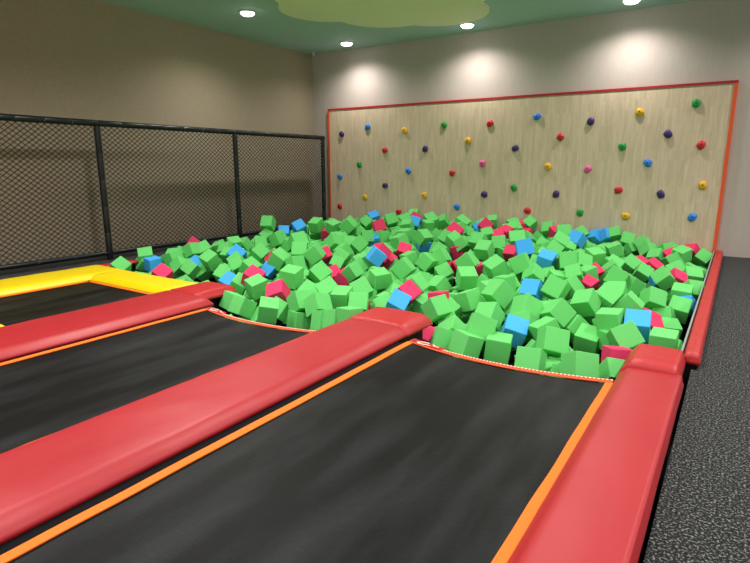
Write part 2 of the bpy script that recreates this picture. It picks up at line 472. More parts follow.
trampoline(-4.33, -2.88, -1.2, 3.44, 3.44, .11, 'black trampoline bed between the two long red pads, reaching the foam pit')
t = trampoline(-6.63, -5.28, 2.06, 3.56, 3.56, 0, 'small black trampoline bed framed by yellow pads at the left', far_web=False)
bm = bmesh.new(); strip(bm, [(-6.64, 3.55), (-5.2, 3.55)], .04, .038, side=-1); obj('orange_edge_strip', bm, M_orange, t)

# ------------------------------------------------------------ pads
def padthing(name, label, prf, t0, t1, m, axis='y', seed=0, sup=True, wob=.004, seams=()):
    xs = [p[0] for p in prf]
    loc = ((min(xs)+max(xs))/2, (t0+t1)/2, 0) if axis == 'y' else ((t0+t1)/2, (min(xs)+max(xs))/2, 0)
    t = thing(name, label, 'safety pad', loc)
    obj('vinyl_cover', pad(prf, t0, t1, axis, wob, seed), m, t, True)
    if sup:
        a, b = min(xs)+.09, max(xs)-.09
        bb = (a, b, t0+.03, t1-.03, -.93, .023) if axis == 'y' else (t0+.03, t1-.03, a, b, -.93, .023)
        obj('support_frame', boxbm(*bb), M_frame, t)
    return t
padthing('safety_pad', 'narrow long red vinyl pad along the speckled carpet at the right', prof(-.545, -.15, .10, .065, .02), -1.0, 3.93, M_red, seed=3)
padthing('safety_pad', 'wide long red vinyl pad between the two big trampoline beds', prof(-2.85, -2.20, .10, .05, .09, edge=.05), -1.0, 3.84, M_red, seed=8, wob=.006)
padthing('safety_pad', 'red vinyl pad between the yellow framed bed and the middle bed', prof(-5.17, -4.40, .10, .05, .11, edge=.05), -1.0, 3.62, M_red, seed=12)
padthing('pad_end_block', 'raised red end block of right pad at the pit corner', prof(-.545, -.175, .138, .07, .03, edge=.06), 3.88, 4.38, M_red3, seed=5)
padthing('pad_end_block', 'red folded end block of the wide middle pad at the pit edge', prof(-2.84, -2.19, .115, .06, .09, edge=.05), 3.81, 4.27, M_red3, seed=6)
padthing('pad_end_block', 'dark red end block where the yellow pad meets red pad', prof(-5.16, -4.64, .106, .04, .06, edge=.05), 3.60, 4.15, M_red3, seed=7)
padthing('safety_pad', 'long yellow vinyl pad at the left, beside the fence', prof(-7.36, -6.66, .10, .06, .08), -1.0, 4.05, M_yel, seed=21)
padthing('safety_pad', 'yellow vinyl pad across the far end, against the foam cubes', prof(3.57, 4.07, .102, .08, .06), -6.68, -5.12, M_yel, axis='x', seed=22)
padthing('safety_pad', 'corner of a yellow pad at the left picture edge, behind the red pad', prof(1.58, 2.03, .10, .06, .06), -6.68, -5.16, M_yel, axis='x', seed=23)
t = padthing('pit_edge_pad', 'straight narrow red pad along the right edge of the foam pit', prof(-.205, -.085, .10, .02, .015, edge=.06), 4.40, 10.32, M_red2, seed=31, sup=False)
obj('grey_liner', boxbm(-.222, -.208, 4.5, 10.3, -.93, .082), M_liner, t)
obj('support_frame', boxbm(-.195, -.105, 4.44, 10.3, -.93, .023), M_frame, t)
padthing('pit_edge_pad', 'short low red pad behind the yellow corner, at the left edge of the foam pit', prof(-7.58, -7.38, .05, .03, .02, edge=.03), 4.08, 4.72, M_red2, seed=32)
bm = bmesh.new(); rnd = random.Random(2)
for k in range(5):
    a = [(-.055+rnd.uniform(-.03, .05), 2.05+rnd.uniform(-.04, .03)) for _ in range(2)]
    strip(bm, [a[0], ((a[0][0]+a[1][0])/2+.012, (a[0][1]+a[1][1])/2-.01), a[1]], .006, .003, th=.002)
tag(obj('chalk_scribble', bm, M_mark), 'faint red scribble mark on the speckled carpet beside the right pad', 'mark')

# ------------------------------------------------------------ foam cubes
DATA = """g -7.221 4.330 0.019 -0.721 0.095 -0.393 0.563 0.200
g -7.400 4.857 0.088 -0.842 -0.253 -0.083 -0.468 0.206
g -7.400 4.819 -0.004 -0.414 0.021 -0.880 0.231 0.192
b -7.210 4.837 -0.004 0.050 -0.054 -0.996 -0.049 0.193
p -6.326 4.373 0.004 0.709 -0.053 0.371 -0.598 0.196
g -7.400 5.349 0.023 -0.207 0.477 0.836 0.176 0.194
g -7.029 5.070 0.061 -0.669 0.042 0.173 -0.721 0.214
g -7.241 5.573 0.106 -0.387 0.349 0.645 0.559 0.194
g -7.400 5.501 0.029 0.371 0.267 0.505 -0.733 0.187
p -7.400 5.784 0.142 -0.479 0.861 -0.114 -0.128 0.200
g -6.813 5.020 -0.026 0.894 -0.172 -0.402 0.099 0.196
g -7.202 5.786 0.087 -0.567 0.018 -0.369 0.736 0.206
g -7.158 6.399 0.107 -0.536 0.091 -0.203 0.814 0.207
g -7.059 6.133 0.043 0.189 0.082 0.327 -0.922 0.211
g -7.219 6.670 0.058 0.079 0.099 0.299 -0.946 0.199
b -6.458 5.812 0.065 0.645 -0.006 0.469 -0.604 0.221
g -6.153 5.542 0.028 -0.466 -0.152 -0.403 0.773 0.199
g -6.870 6.014 0.001 -0.875 0.452 0.050 -0.165 0.195
g -7.258 6.150 0.069 -0.175 -0.002 -0.835 0.522 0.194
g -6.417 5.255 0.072 -0.135 0.069 0.945 0.290 0.205
b -6.730 5.232 -0.039 -0.430 -0.061 -0.442 0.784 0.199
g -6.613 5.059 -0.060 -0.057 -0.218 0.404 -0.887 0.196
g -6.575 5.224 -0.125 -0.378 0.229 -0.871 0.213 0.188
b -5.672 4.961 -0.134 -0.326 0.664 0.669 0.073 0.206
g -5.827 4.991 -0.042 0.561 -0.399 0.711 -0.142 0.192
g -6.003 5.417 0.002 0.327 -0.263 0.874 -0.247 0.194
g -5.779 5.442 -0.011 -0.723 0.162 -0.293 0.604 0.212
g -6.097 5.947 0.108 -0.676 0.105 -0.451 0.574 0.206
g -6.751 6.630 0.126 0.378 -0.180 0.466 -0.780 0.207
g -7.372 7.453 0.366 0.090 0.181 -0.867 -0.455 0.219
g -7.338 7.366 0.128 0.674 0.060 0.322 -0.662 0.199
p -4.908 4.664 0.076 -0.746 0.072 -0.329 0.574 0.207
g -6.552 6.847 0.206 -0.177 -0.035 -0.980 -0.090 0.219
p -5.672 5.842 0.038 0.349 0.013 0.909 -0.227 0.205
g -5.564 5.823 0.083 -0.078 0.938 0.127 -0.312 0.225
b -7.131 8.059 0.244 0.532 -0.026 0.406 -0.742 0.217
b -7.350 7.853 0.149 -0.299 0.142 -0.348 0.877 0.207
g -6.815 8.209 0.300 0.709 0.141 0.177 -0.668 0.223
g -6.493 8.319 0.277 -0.635 0.006 -0.207 0.744 0.215
g -5.800 7.886 0.386 0.318 0.159 0.762 -0.542 0.227
g -6.946 8.302 0.127 0.889 -0.318 -0.155 0.289 0.204
p -6.664 8.354 0.126 -0.774 0.581 0.126 -0.219 0.199
g -5.710 6.421 0.258 0.525 -0.198 0.377 -0.737 0.234
g -5.366 6.061 0.183 -0.259 0.150 -0.416 0.859 0.222
g -5.067 6.044 0.179 -0.346 -0.069 -0.740 0.573 0.218
g -4.996 6.584 0.050 -0.599 -0.082 -0.486 0.631 0.215
g -5.490 7.060 0.189 0.183 0.270 0.530 -0.783 0.209
g -5.773 7.475 0.168 -0.480 0.188 -0.306 0.800 0.205
g -5.423 7.479 0.105 -0.058 -0.003 -0.316 0.947 0.211
p -5.063 6.297 0.125 -0.283 0.282 -0.886 0.235 0.182
g -6.361 6.905 0.093 -0.291 -0.258 -0.680 0.621 0.195
g -5.109 5.674 0.078 0.489 -0.366 0.429 -0.665 0.201
g -4.871 6.305 0.005 -0.107 -0.295 0.861 -0.399 0.184
g -4.336 5.992 -0.009 -0.181 -0.252 -0.729 0.611 0.194
g -4.338 5.278 0.091 -0.598 0.047 -0.479 0.641 0.209
g -4.442 4.858 0.111 0.768 0.018 0.127 -0.627 0.216
g -4.590 4.035 -0.050 -0.020 -0.174 0.576 -0.798 0.187
g -4.398 3.998 -0.075 -0.323 0.604 -0.394 0.613 0.196
g -3.884 3.879 -0.007 -0.741 0.565 0.136 -0.336 0.195
g -4.039 4.234 -0.112 -0.773 0.206 0.566 -0.199 0.200
g -3.754 4.197 -0.173 0.503 -0.636 -0.355 0.465 0.182
g -5.109 4.620 -0.025 0.766 -0.519 0.096 0.368 0.191
g -4.640 4.458 0.033 0.107 -0.142 -0.972 -0.152 0.202
p -4.199 4.357 0.033 0.253 -0.111 0.870 -0.408 0.204
g -3.904 4.276 -0.171 -0.612 0.772 -0.079 0.154 0.175
b -5.702 5.730 -0.092 -0.219 -0.138 0.909 -0.327 0.183
g -3.795 4.282 -0.002 0.507 -0.308 0.349 -0.726 0.211
g -3.559 4.285 -0.001 -0.263 0.732 0.501 -0.379 0.207
g -3.717 4.676 0.056 0.468 0.111 0.350 -0.804 0.212
g -3.268 4.019 -0.066 -0.560 0.796 -0.087 0.213 0.196
g -3.104 4.001 -0.017 -0.573 0.805 -0.036 0.147 0.190
g -2.940 3.998 0.036 0.662 -0.742 0.049 -0.098 0.185
g -3.488 4.625 0.025 0.811 -0.576 -0.074 0.072 0.195
g -3.268 4.611 -0.019 -0.221 0.132 -0.401 0.879 0.202
g -3.448 4.913 0.059 -0.482 0.043 -0.473 0.736 0.205
p -4.809 6.150 -0.118 0.110 -0.318 -0.516 -0.788 0.188
p -3.339 4.744 -0.118 -0.596 0.515 -0.502 0.358 0.183
b -6.769 10.180 0.295 -0.420 -0.044 -0.326 0.846 0.211
p -5.565 8.542 0.314 -0.389 0.102 -0.563 0.722 0.219
g -5.795 9.329 0.354 0.395 -0.092 0.499 -0.766 0.221
g -6.463 9.452 0.251 -0.522 -0.119 -0.445 0.718 0.208
g -5.811 9.965 0.291 0.467 0.090 0.344 -0.809 0.215
g -5.744 10.180 0.393 0.102 -0.011 0.297 -0.949 0.208
p -5.629 10.047 0.338 -0.517 0.751 -0.400 -0.087 0.195
g -5.422 9.347 0.252 -0.117 -0.054 -0.211 0.969 0.218
b -5.401 9.601 0.305 0.091 0.231 -0.922 0.296 0.205
g -4.760 8.136 0.247 -0.029 -0.078 -0.994 -0.077 0.209
g -5.742 8.073 0.221 -0.395 0.411 -0.297 0.766 0.197
g -5.532 8.111 0.160 -0.278 0.158 -0.534 0.783 0.212
g -5.350 8.315 0.164 -0.440 0.416 -0.475 0.639 0.205
g -4.536 7.582 0.225 -0.116 -0.137 -0.974 -0.141 0.210
g -4.374 8.086 0.244 0.756 0.273 0.201 0.560 0.209
b -4.416 8.177 0.110 0.768 -0.484 -0.197 0.369 0.199
g -3.938 7.797 0.107 0.416 0.459 0.249 -0.745 0.195
g -5.225 10.007 0.295 0.490 -0.003 0.247 -0.836 0.223
b -5.476 8.176 0.109 -0.268 0.402 -0.754 0.444 0.192
g -4.997 7.090 0.201 -0.527 -0.043 -0.593 0.607 0.211
b -4.173 6.328 0.182 0.508 0.048 0.737 -0.443 0.202
p -4.259 6.555 0.193 0.151 -0.519 0.358 -0.762 0.215
p -4.514 5.989 -0.139 -0.778 0.232 -0.231 0.537 0.217
p -4.240 7.199 0.137 -0.864 0.434 -0.064 -0.248 0.194
p -4.251 6.754 0.054 -0.423 0.581 -0.636 0.281 0.195
g -4.101 6.764 -0.033 0.365 0.391 0.205 -0.820 0.196
g -3.490 5.933 0.143 0.362 0.171 0.663 -0.633 0.213
g -4.045 7.045 0.055 0.474 -0.258 0.618 -0.571 0.195
g -3.524 6.619 0.123 -0.182 -0.245 0.612 -0.729 0.199
g -4.397 6.168 0.014 0.661 -0.161 0.483 -0.551 0.204
g -5.772 7.647 0.143 -0.565 0.144 -0.374 0.721 0.199
g -5.550 7.552 0.100 -0.009 -0.029 -0.323 0.946 0.207
g -5.083 6.761 0.117 0.602 -0.195 0.588 -0.504 0.201
g -3.601 5.543 0.066 -0.472 0.017 -0.135 0.871 0.200
g -5.183 9.745 0.243 0.327 -0.406 0.680 -0.516 0.203
g -5.335 10.173 0.323 0.429 0.026 0.285 -0.857 0.221
g -5.055 10.180 0.299 -0.132 -0.574 0.664 -0.461 0.212
p -4.048 8.588 0.300 0.577 0.047 0.471 -0.666 0.241
g -4.092 8.875 0.319 0.481 -0.106 0.630 -0.600 0.205
g -4.167 9.167 0.388 0.676 -0.127 0.268 -0.675 0.236
b -4.179 9.976 0.220 0.032 0.528 0.626 -0.573 0.191
g -4.027 9.077 0.223 -0.290 0.778 0.391 -0.398 0.208
p -4.001 9.919 0.293 -0.478 -0.114 -0.540 0.683 0.220
g -4.155 10.147 0.281 0.424 0.178 0.191 -0.867 0.197
g -3.957 10.144 0.367 -0.156 -0.001 -0.243 0.958 0.191
p -3.477 9.254 0.198 0.139 0.021 0.253 -0.957 0.195
p -3.437 9.486 0.244 -0.546 -0.062 -0.212 0.808 0.203
g -3.442 9.659 0.262 -0.484 0.033 -0.150 0.862 0.213
g -3.687 9.230 0.210 0.288 0.014 0.279 -0.916 0.198
g -3.327 7.981 0.270 0.076 -0.006 -0.393 0.916 0.215
g -4.014 8.282 0.233 -0.420 -0.338 -0.293 0.790 0.206
g -3.820 8.119 0.230 0.585 -0.026 0.365 -0.724 0.207
g -3.026 7.496 0.224 -0.000 -0.020 -0.952 -0.306 0.212
g -3.031 8.107 0.231 -0.150 0.004 -0.484 0.862 0.211
g -2.916 8.093 0.141 -0.855 0.484 -0.181 -0.056 0.200
p -3.682 8.042 0.088 -0.780 0.609 0.084 0.120 0.198
g -3.417 6.842 0.166 -0.261 -0.180 -0.634 0.706 0.206
g -3.822 7.650 0.108 -0.503 -0.219 -0.391 0.739 0.194
g -2.886 6.571 0.188 0.278 0.193 0.668 -0.663 0.212
g -3.604 8.025 0.194 -0.311 -0.073 -0.936 0.150 0.197
g -3.226 6.597 -0.068 0.404 -0.048 0.370 -0.835 0.196
g -2.595 5.900 0.124 -0.328 0.072 -0.193 0.922 0.209
p -2.891 6.789 0.068 -0.409 0.457 -0.674 0.412 0.187
g -2.434 6.426 0.181 -0.417 -0.189 -0.218 0.862 0.216
p -3.311 7.248 -0.021 0.014 0.569 0.572 -0.591 0.177
p -2.908 5.025 0.062 -0.638 0.123 -0.388 0.654 0.205
b -2.849 4.734 0.024 -0.406 0.581 0.705 0.022 0.198
g -2.981 5.354 0.080 0.679 -0.235 0.328 -0.613 0.205
g -2.375 4.701 0.046 -0.093 -0.363 -0.634 0.677 0.200
g -2.741 5.099 -0.062 -0.295 -0.529 -0.552 0.573 0.176
g -3.223 6.569 0.008 -0.433 -0.014 -0.463 0.773 0.196
g -2.882 5.752 0.019 0.571 -0.171 0.646 -0.477 0.187
p -2.518 5.026 0.051 -0.519 0.480 -0.447 0.549 0.171
g -2.398 4.896 -0.085 0.443 -0.263 0.834 -0.200 0.192
p -3.484 7.147 -0.062 -0.616 0.372 -0.613 0.326 0.179
g -2.244 5.173 0.052 -0.013 -0.243 -0.709 0.662 0.202
g -2.318 5.254 -0.138 0.786 -0.417 -0.146 0.432 0.179
g -1.961 5.293 0.140 -0.663 0.495 0.559 -0.054 0.220
g -2.222 6.192 0.050 -0.447 0.374 -0.547 0.601 0.188
b -1.791 5.877 0.076 0.029 -0.041 -0.418 0.907 0.199
g -1.596 5.081 0.075 -0.486 0.522 -0.694 -0.099 0.208
g -1.858 4.784 0.030 0.032 -0.110 -0.334 0.935 0.199
g -1.547 4.891 -0.025 -0.049 -0.127 -0.467 0.874 0.187
g -2.013 6.623 0.102 -0.205 -0.222 -0.862 0.408 0.196
g -2.390 5.048 -0.051 0.425 -0.292 0.804 -0.295 0.169
g -1.740 4.291 0.060 0.500 -0.813 -0.072 0.288 0.207
g -2.032 4.183 -0.076 -0.512 0.795 0.117 -0.303 0.193
g -1.770 4.068 -0.033 -0.546 0.630 0.263 -0.485 0.189
g -1.556 4.256 -0.074 0.726 -0.675 -0.055 0.122 0.203
g -2.404 5.166 -0.156 -0.702 0.448 0.190 -0.521 0.181
g -2.081 4.453 -0.089 0.096 0.305 0.223 -0.921 0.210
p -2.329 4.380 -0.150 0.552 -0.387 0.695 -0.251 0.173
b -1.580 4.716 -0.057 0.818 -0.531 0.028 0.218 0.203
g -1.278 4.670 0.007 0.160 0.385 0.895 0.160 0.195
g -1.186 3.967 -0.038 -0.025 -0.021 -0.495 0.868 0.188
g -0.829 3.993 -0.009 -0.460 0.798 0.262 -0.288 0.194
g -1.129 4.343 0.028 -0.456 0.841 0.183 -0.228 0.201
g -0.991 5.047 -0.126 0.832 -0.550 0.069 0.012 0.204
g -1.138 5.161 -0.056 0.542 0.018 0.619 -0.568 0.178
g -0.783 4.994 -0.066 -0.682 0.626 -0.237 0.294 0.181
p -0.654 4.502 -0.070 -0.563 0.666 -0.301 0.385 0.184
g -0.631 4.265 -0.110 -0.811 -0.090 -0.352 0.460 0.170
g -0.650 4.774 0.031 -0.493 0.794 0.354 0.034 0.202
b -0.608 5.124 0.059 -0.047 -0.002 -0.262 0.964 0.206
g -0.373 4.900 0.001 0.004 0.015 0.998 0.063 0.196
g -0.508 6.431 -0.164 0.122 0.108 0.944 -0.286 0.187
g -0.445 6.187 -0.231 0.092 -0.195 0.800 -0.560 0.193
g -0.391 6.614 -0.096 0.887 -0.455 0.080 0.016 0.201
g -0.411 7.035 -0.020 0.800 -0.599 0.034 0.008 0.205
p -0.528 7.741 0.019 -0.292 -0.314 -0.814 0.391 0.193
p -0.599 5.735 -0.086 0.249 -0.857 -0.308 0.329 0.215
g -0.643 6.462 0.016 -0.171 0.276 -0.385 0.864 0.192
g -0.800 5.941 0.040 0.287 0.302 0.649 -0.636 0.197
g -0.944 7.005 0.040 0.524 0.073 0.761 -0.376 0.188
b -0.741 7.850 -0.034 -0.179 0.599 0.497 -0.602 0.176
b -0.340 6.839 -0.101 -0.330 0.755 0.284 -0.491 0.176
g -1.537 5.889 0.126 0.142 0.096 -0.504 0.846 0.212
g -1.782 6.872 0.021 0.950 0.064 0.090 0.292 0.206
g -1.590 6.731 -0.025 0.606 -0.207 0.417 -0.645 0.214
g -1.595 6.934 0.105 0.180 -0.021 0.908 -0.378 0.188
g -1.169 5.680 0.069 -0.072 -0.184 -0.865 0.462 0.202
g -1.496 7.176 0.074 0.425 -0.242 0.653 -0.578 0.192
g -1.338 7.652 -0.006 0.092 0.364 0.228 -0.899 0.195
g -0.998 6.338 0.059 -0.006 -0.042 -0.269 0.962 0.197
g -1.027 5.883 0.089 -0.602 0.009 -0.346 0.719 0.207
p -1.483 7.483 0.054 0.301 -0.443 0.768 -0.351 0.176
p -1.428 6.974 -0.020 -0.430 0.366 -0.730 0.383 0.174
g -1.304 5.122 0.063 -0.566 0.032 -0.564 0.600 0.205
g -0.822 5.059 0.082 0.736 -0.673 -0.020 -0.068 0.194
g -1.937 7.037 0.006 -0.256 -0.079 -0.231 0.935 0.200
g -2.214 6.720 0.215 -0.233 -0.107 -0.647 0.718 0.217
b -2.462 7.587 0.285 0.242 -0.042 0.591 -0.769 0.226
b -2.057 7.294 0.189 0.132 -0.000 -0.970 -0.204 0.206
g -2.781 8.212 0.295 -0.203 0.006 -0.314 0.927 0.236
g -3.074 9.628 0.133 -0.278 0.256 -0.784 -0.493 0.208
g -2.866 10.180 0.281 0.057 0.094 0.425 -0.898 0.205
p -2.706 10.082 0.240 0.763 -0.526 0.362 -0.103 0.193
p -3.241 10.024 0.165 0.579 -0.226 0.682 -0.386 0.191
p -3.379 10.128 0.299 0.393 0.084 0.145 -0.904 0.204
g -3.536 10.180 0.322 -0.366 -0.081 -0.150 0.915 0.209
g -3.401 9.866 0.272 -0.342 0.017 -0.307 0.888 0.209
g -3.223 10.180 0.364 0.289 -0.027 -0.890 0.352 0.190
g -2.329 9.181 0.340 0.197 -0.036 0.456 -0.867 0.219
g -2.191 8.382 0.297 -0.260 0.924 0.033 -0.279 0.217
g -2.287 10.180 0.227 0.416 0.026 0.431 -0.800 0.197
g -2.169 8.833 0.131 -0.200 0.959 0.087 -0.183 0.213
b -2.079 9.026 0.276 0.938 -0.286 0.128 -0.150 0.204
g -2.169 7.993 0.221 0.601 0.017 0.460 -0.654 0.205
g -1.738 7.159 0.231 -0.166 0.038 -0.564 0.808 0.213
g -1.627 7.385 0.180 -0.335 0.870 0.213 -0.293 0.208
g -1.973 7.189 0.005 -0.213 -0.190 -0.199 0.938 0.193
p -2.790 7.990 0.127 0.634 -0.294 0.650 -0.300 0.185
g -1.574 7.954 0.190 0.763 -0.525 -0.260 0.275 0.203
b -2.027 10.180 0.205 0.756 0.078 -0.414 0.500 0.188
b -1.848 10.180 0.237 -0.063 0.445 -0.852 0.267 0.194
g -1.477 8.873 0.175 0.290 -0.031 0.740 -0.607 0.198
g -1.705 10.180 0.279 -0.150 -0.021 -0.946 0.288 0.179
g -1.491 10.079 0.193 -0.476 0.869 -0.016 -0.135 0.202
g -1.372 9.915 0.080 0.047 -0.515 -0.561 0.646 0.188
g -1.218 9.878 0.168 0.221 0.250 0.501 -0.798 0.197
g -1.197 8.573 0.020 -0.529 -0.039 -0.400 0.748 0.201
g -1.308 7.875 0.104 -0.642 0.044 -0.270 0.716 0.201
g -1.280 7.656 0.077 0.124 0.356 0.139 -0.916 0.194
g -1.088 6.834 0.142 -0.465 -0.286 -0.542 0.639 0.211
p -1.077 8.642 0.014 -0.841 0.432 -0.293 0.143 0.192
p -0.931 8.829 -0.025 0.184 0.494 0.581 -0.619 0.189
g -0.988 8.276 -0.038 0.179 0.474 0.729 -0.461 0.193
g -1.113 9.716 0.089 -0.397 0.386 0.832 -0.040 0.201
g -0.318 7.252 -0.007 -0.368 0.847 0.306 -0.231 0.199
g -0.611 9.441 0.105 -0.058 0.309 0.931 0.186 0.199
g -0.721 9.337 0.007 0.393 0.009 0.579 -0.715 0.199
g -0.356 10.060 -0.017 -0.269 -0.037 0.898 -0.346 0.204
p -0.521 10.157 0.071 0.638 -0.149 0.604 -0.454 0.180
g -0.565 8.148 0.054 0.228 0.154 0.374 -0.886 0.195
p -0.762 9.584 0.046 -0.799 0.422 -0.363 0.227 0.189
g -0.849 9.720 0.123 -0.151 0.456 0.587 -0.652 0.184
g -0.367 8.002 0.022 0.122 -0.079 0.228 -0.963 0.194
g -0.663 7.637 0.041 0.173 0.326 0.324 -0.871 0.198
g -0.967 9.537 0.024 0.031 0.196 0.880 -0.431 0.198
s -6.750 8.886 0.188 0.029 0.994 -0.049 -0.090 0.200
s -4.410 9.613 0.244 0.185 -0.575 -0.699 0.383 0.200
s -6.201 8.440 0.250 0.220 0.177 -0.218 -0.934 0.200
s -5.471 6.556 0.138 -0.310 0.148 -0.589 0.732 0.200
s -6.910 8.628 0.189 -0.627 -0.528 -0.074 0.569 0.200
s -2.491 9.826 0.295 0.594 -0.112 0.211 0.768 0.200
s -7.021 9.235 0.166 0.470 -0.042 0.106 0.875 0.200
s -6.732 9.298 0.211 -0.158 -0.360 -0.920 -0.011 0.200
s -6.272 10.151 0.232 0.373 0.180 0.454 -0.789 0.200
s -6.714 9.762 0.214 -0.226 0.785 0.575 0.048 0.200
s -7.149 9.600 0.129 0.811 -0.436 0.044 0.388 0.200
s -5.816 6.654 0.190 0.038 -0.614 -0.501 0.609 0.200
s -5.401 6.287 0.121 0.876 -0.114 -0.266 0.385 0.200
s -4.404 9.373 0.277 -0.590 0.080 -0.752 -0.285 0.200
s -6.132 9.573 0.216 -0.182 -0.556 0.570 0.577 0.200
s -2.408 9.553 0.264 -0.306 0.755 0.566 -0.131 0.200
s -6.061 8.229 0.237 -0.035 -0.857 0.067 -0.509 0.200
s -6.245 9.778 0.199 0.304 0.174 -0.918 -0.184 0.200
s -7.076 8.836 0.166 -0.497 0.161 -0.776 0.353 0.200
s -6.053 6.885 0.153 -0.407 -0.606 -0.676 0.101 0.200
s -6.349 8.776 0.196 -0.491 0.592 -0.527 -0.361 0.200
s -4.611 10.021 0.268 0.532 0.494 0.013 -0.688 0.200
s -6.520 9.016 0.240 0.435 0.634 -0.469 -0.435 0.200
s -7.195 8.510 0.142 0.528 0.130 -0.036 0.839 0.200
s -6.971 9.830 0.161 0.549 -0.730 0.243 -0.327 0.200
s -6.395 7.222 0.145 0.165 -0.362 -0.194 0.897 0.200
s -5.972 9.722 0.245 0.164 -0.322 0.932 -0.029 0.200
s -6.858 9.577 0.158 0.228 -0.432 0.214 -0.846 0.200
s -2.129 9.281 0.232 -0.802 0.234 -0.526 0.159 0.200
s -5.758 8.811 0.255 0.678 0.641 -0.201 -0.298 0.200
s -5.880 9.517 0.242 -0.734 -0.575 -0.303 0.198 0.200
s -3.470 8.288 0.232 -0.392 -0.623 0.598 0.317 0.200
s -6.839 7.144 0.154 0.566 -0.125 -0.660 -0.478 0.200
s -7.025 10.172 0.207 0.830 0.125 -0.469 0.275 0.200
s -7.204 9.912 0.117 0.468 -0.316 0.733 -0.380 0.200
g -2.166 5.506 0.077 -0.841 0.092 0.532 0.041 0.200
s -7.266 9.230 0.177 0.413 0.633 0.649 0.086 0.200
s -6.642 8.638 0.236 0.108 0.992 0.053 -0.037 0.200
s -6.033 10.055 0.259 0.829 -0.391 0.376 0.137 0.200
s -4.597 5.056 0.058 0.252 0.149 -0.221 -0.930 0.200
s -7.051 7.375 0.110 0.604 -0.285 -0.140 0.731 0.200
s -6.940 9.043 0.159 -0.307 -0.090 0.919 -0.231 0.200
s -2.901 8.503 0.235 -0.605 0.367 0.632 0.317 0.200
s -5.962 9.151 0.234 0.501 0.470 -0.453 0.568 0.200
s -4.513 9.811 0.266 0.503 -0.192 -0.561 0.628 0.200
s -6.493 9.691 0.180 0.047 -0.906 0.420 -0.025 0.200
g -4.276 8.403 0.238 -0.110 0.551 0.751 -0.346 0.200
s -7.273 8.273 0.185 -0.673 -0.206 -0.506 -0.499 0.200
s -6.494 10.143 0.179 -0.590 0.560 -0.021 -0.581 0.200
s -5.555 9.816 0.234 -0.167 -0.584 -0.642 -0.468 0.200
s -6.425 8.548 0.226 -0.468 0.864 -0.184 -0.008 0.200
s -6.568 7.413 0.139 0.042 -0.836 -0.517 -0.178 0.200
s -6.104 9.329 0.225 -0.637 -0.456 -0.541 0.307 0.200
g -1.668 8.355 0.168 0.080 0.277 -0.951 0.108 0.200
s -3.654 8.435 0.166 0.702 -0.038 -0.710 -0.031 0.200
s -3.144 7.756 0.143 0.386 -0.148 -0.175 0.894 0.200
g -5.412 8.836 0.184 -0.674 -0.554 -0.239 -0.427 0.200
g -4.398 6.896 0.129 0.754 0.400 0.016 0.521 0.200
s -4.313 9.181 0.231 -0.059 -0.199 -0.137 0.969 0.200
g -2.371 7.782 0.159 -0.004 -0.598 0.401 0.694 0.200
g -4.007 4.654 -0.002 -0.838 -0.220 0.482 0.131 0.200
g -4.494 6.670 0.090 0.318 -0.639 -0.698 0.062 0.200
s -4.535 8.503 0.181 -0.427 -0.580 -0.689 -0.080 0.200
s -2.432 7.972 0.151 -0.796 -0.540 -0.221 -0.159 0.200
s -3.980 10.189 0.173 0.408 -0.263 0.842 -0.236 0.200
s -6.034 8.581 0.155 -0.154 0.423 -0.571 -0.686 0.200
s -2.167 5.755 0.027 -0.295 -0.039 -0.714 -0.634 0.200
s -5.853 6.033 0.062 0.426 -0.285 0.850 0.121 0.200
s -6.879 10.055 0.110 0.566 0.746 0.255 0.239 0.200
s -7.252 8.957 0.130 0.716 -0.408 0.482 -0.298 0.200
s -7.200 7.021 0.044 -0.740 -0.219 0.616 0.159 0.200
s -6.753 7.704 0.080 0.166 -0.104 0.896 0.400 0.200
s -3.616 8.725 0.179 0.247 0.097 0.550 -0.792 0.200
g -5.051 8.336 0.166 -0.380 0.227 -0.878 -0.183 0.200
s -7.260 7.612 0.055 -0.021 0.462 0.659 -0.593 0.200
g -3.165 5.589 0.022 0.290 0.186 0.938 0.026 0.200
s -0.800 10.123 0.066 -0.322 0.523 -0.679 0.402 0.200
s -5.509 6.747 0.101 0.028 0.406 -0.605 -0.685 0.200
s -4.753 10.189 0.223 -0.383 -0.767 -0.468 -0.213 0.200
s -2.386 8.654 0.171 0.260 -0.314 -0.705 -0.580 0.200
g -5.780 6.878 0.097 0.789 -0.602 -0.089 -0.078 0.200
s -1.738 7.674 0.165 -0.158 -0.711 0.497 -0.472 0.200
s -4.946 8.634 0.188 0.795 0.202 -0.466 0.332 0.200
s -2.513 6.733 0.087 -0.235 0.517 -0.777 -0.270 0.200
s -6.433 9.927 0.120 -0.562 0.449 -0.539 0.440 0.200
s -2.325 9.935 0.179 -0.245 0.577 0.599 0.498 0.200
s -7.247 8.738 0.124 -0.749 -0.522 -0.402 0.074 0.200
s -3.221 8.568 0.191 -0.122 0.200 -0.967 0.103 0.200
g -5.174 8.554 0.187 -0.177 -0.466 0.569 -0.654 0.200
s -5.045 4.833 0.002 -0.002 0.314 -0.949 -0.035 0.200
s -5.641 7.209 0.114 0.288 0.749 0.536 0.265 0.200
s -2.956 8.739 0.222 0.025 -0.495 0.306 -0.813 0.200
s -1.249 10.096 0.118 0.509 -0.405 0.437 0.621 0.200
s -6.659 5.435 0.002 0.686 -0.070 0.250 -0.680 0.200
s -3.082 9.089 0.220 0.126 -0.414 0.557 0.709 0.200
s -2.402 9.301 0.173 -0.471 0.803 0.133 -0.339 0.200
s -5.635 9.506 0.192 -0.915 -0.197 0.089 0.340 0.200
s -2.189 9.573 0.201 0.043 0.597 0.337 0.727 0.200
s -6.612 7.184 0.067 -0.018 0.672 -0.738 0.066 0.200
s -2.289 7.020 0.150 0.615 -0.336 -0.262 0.663 0.200
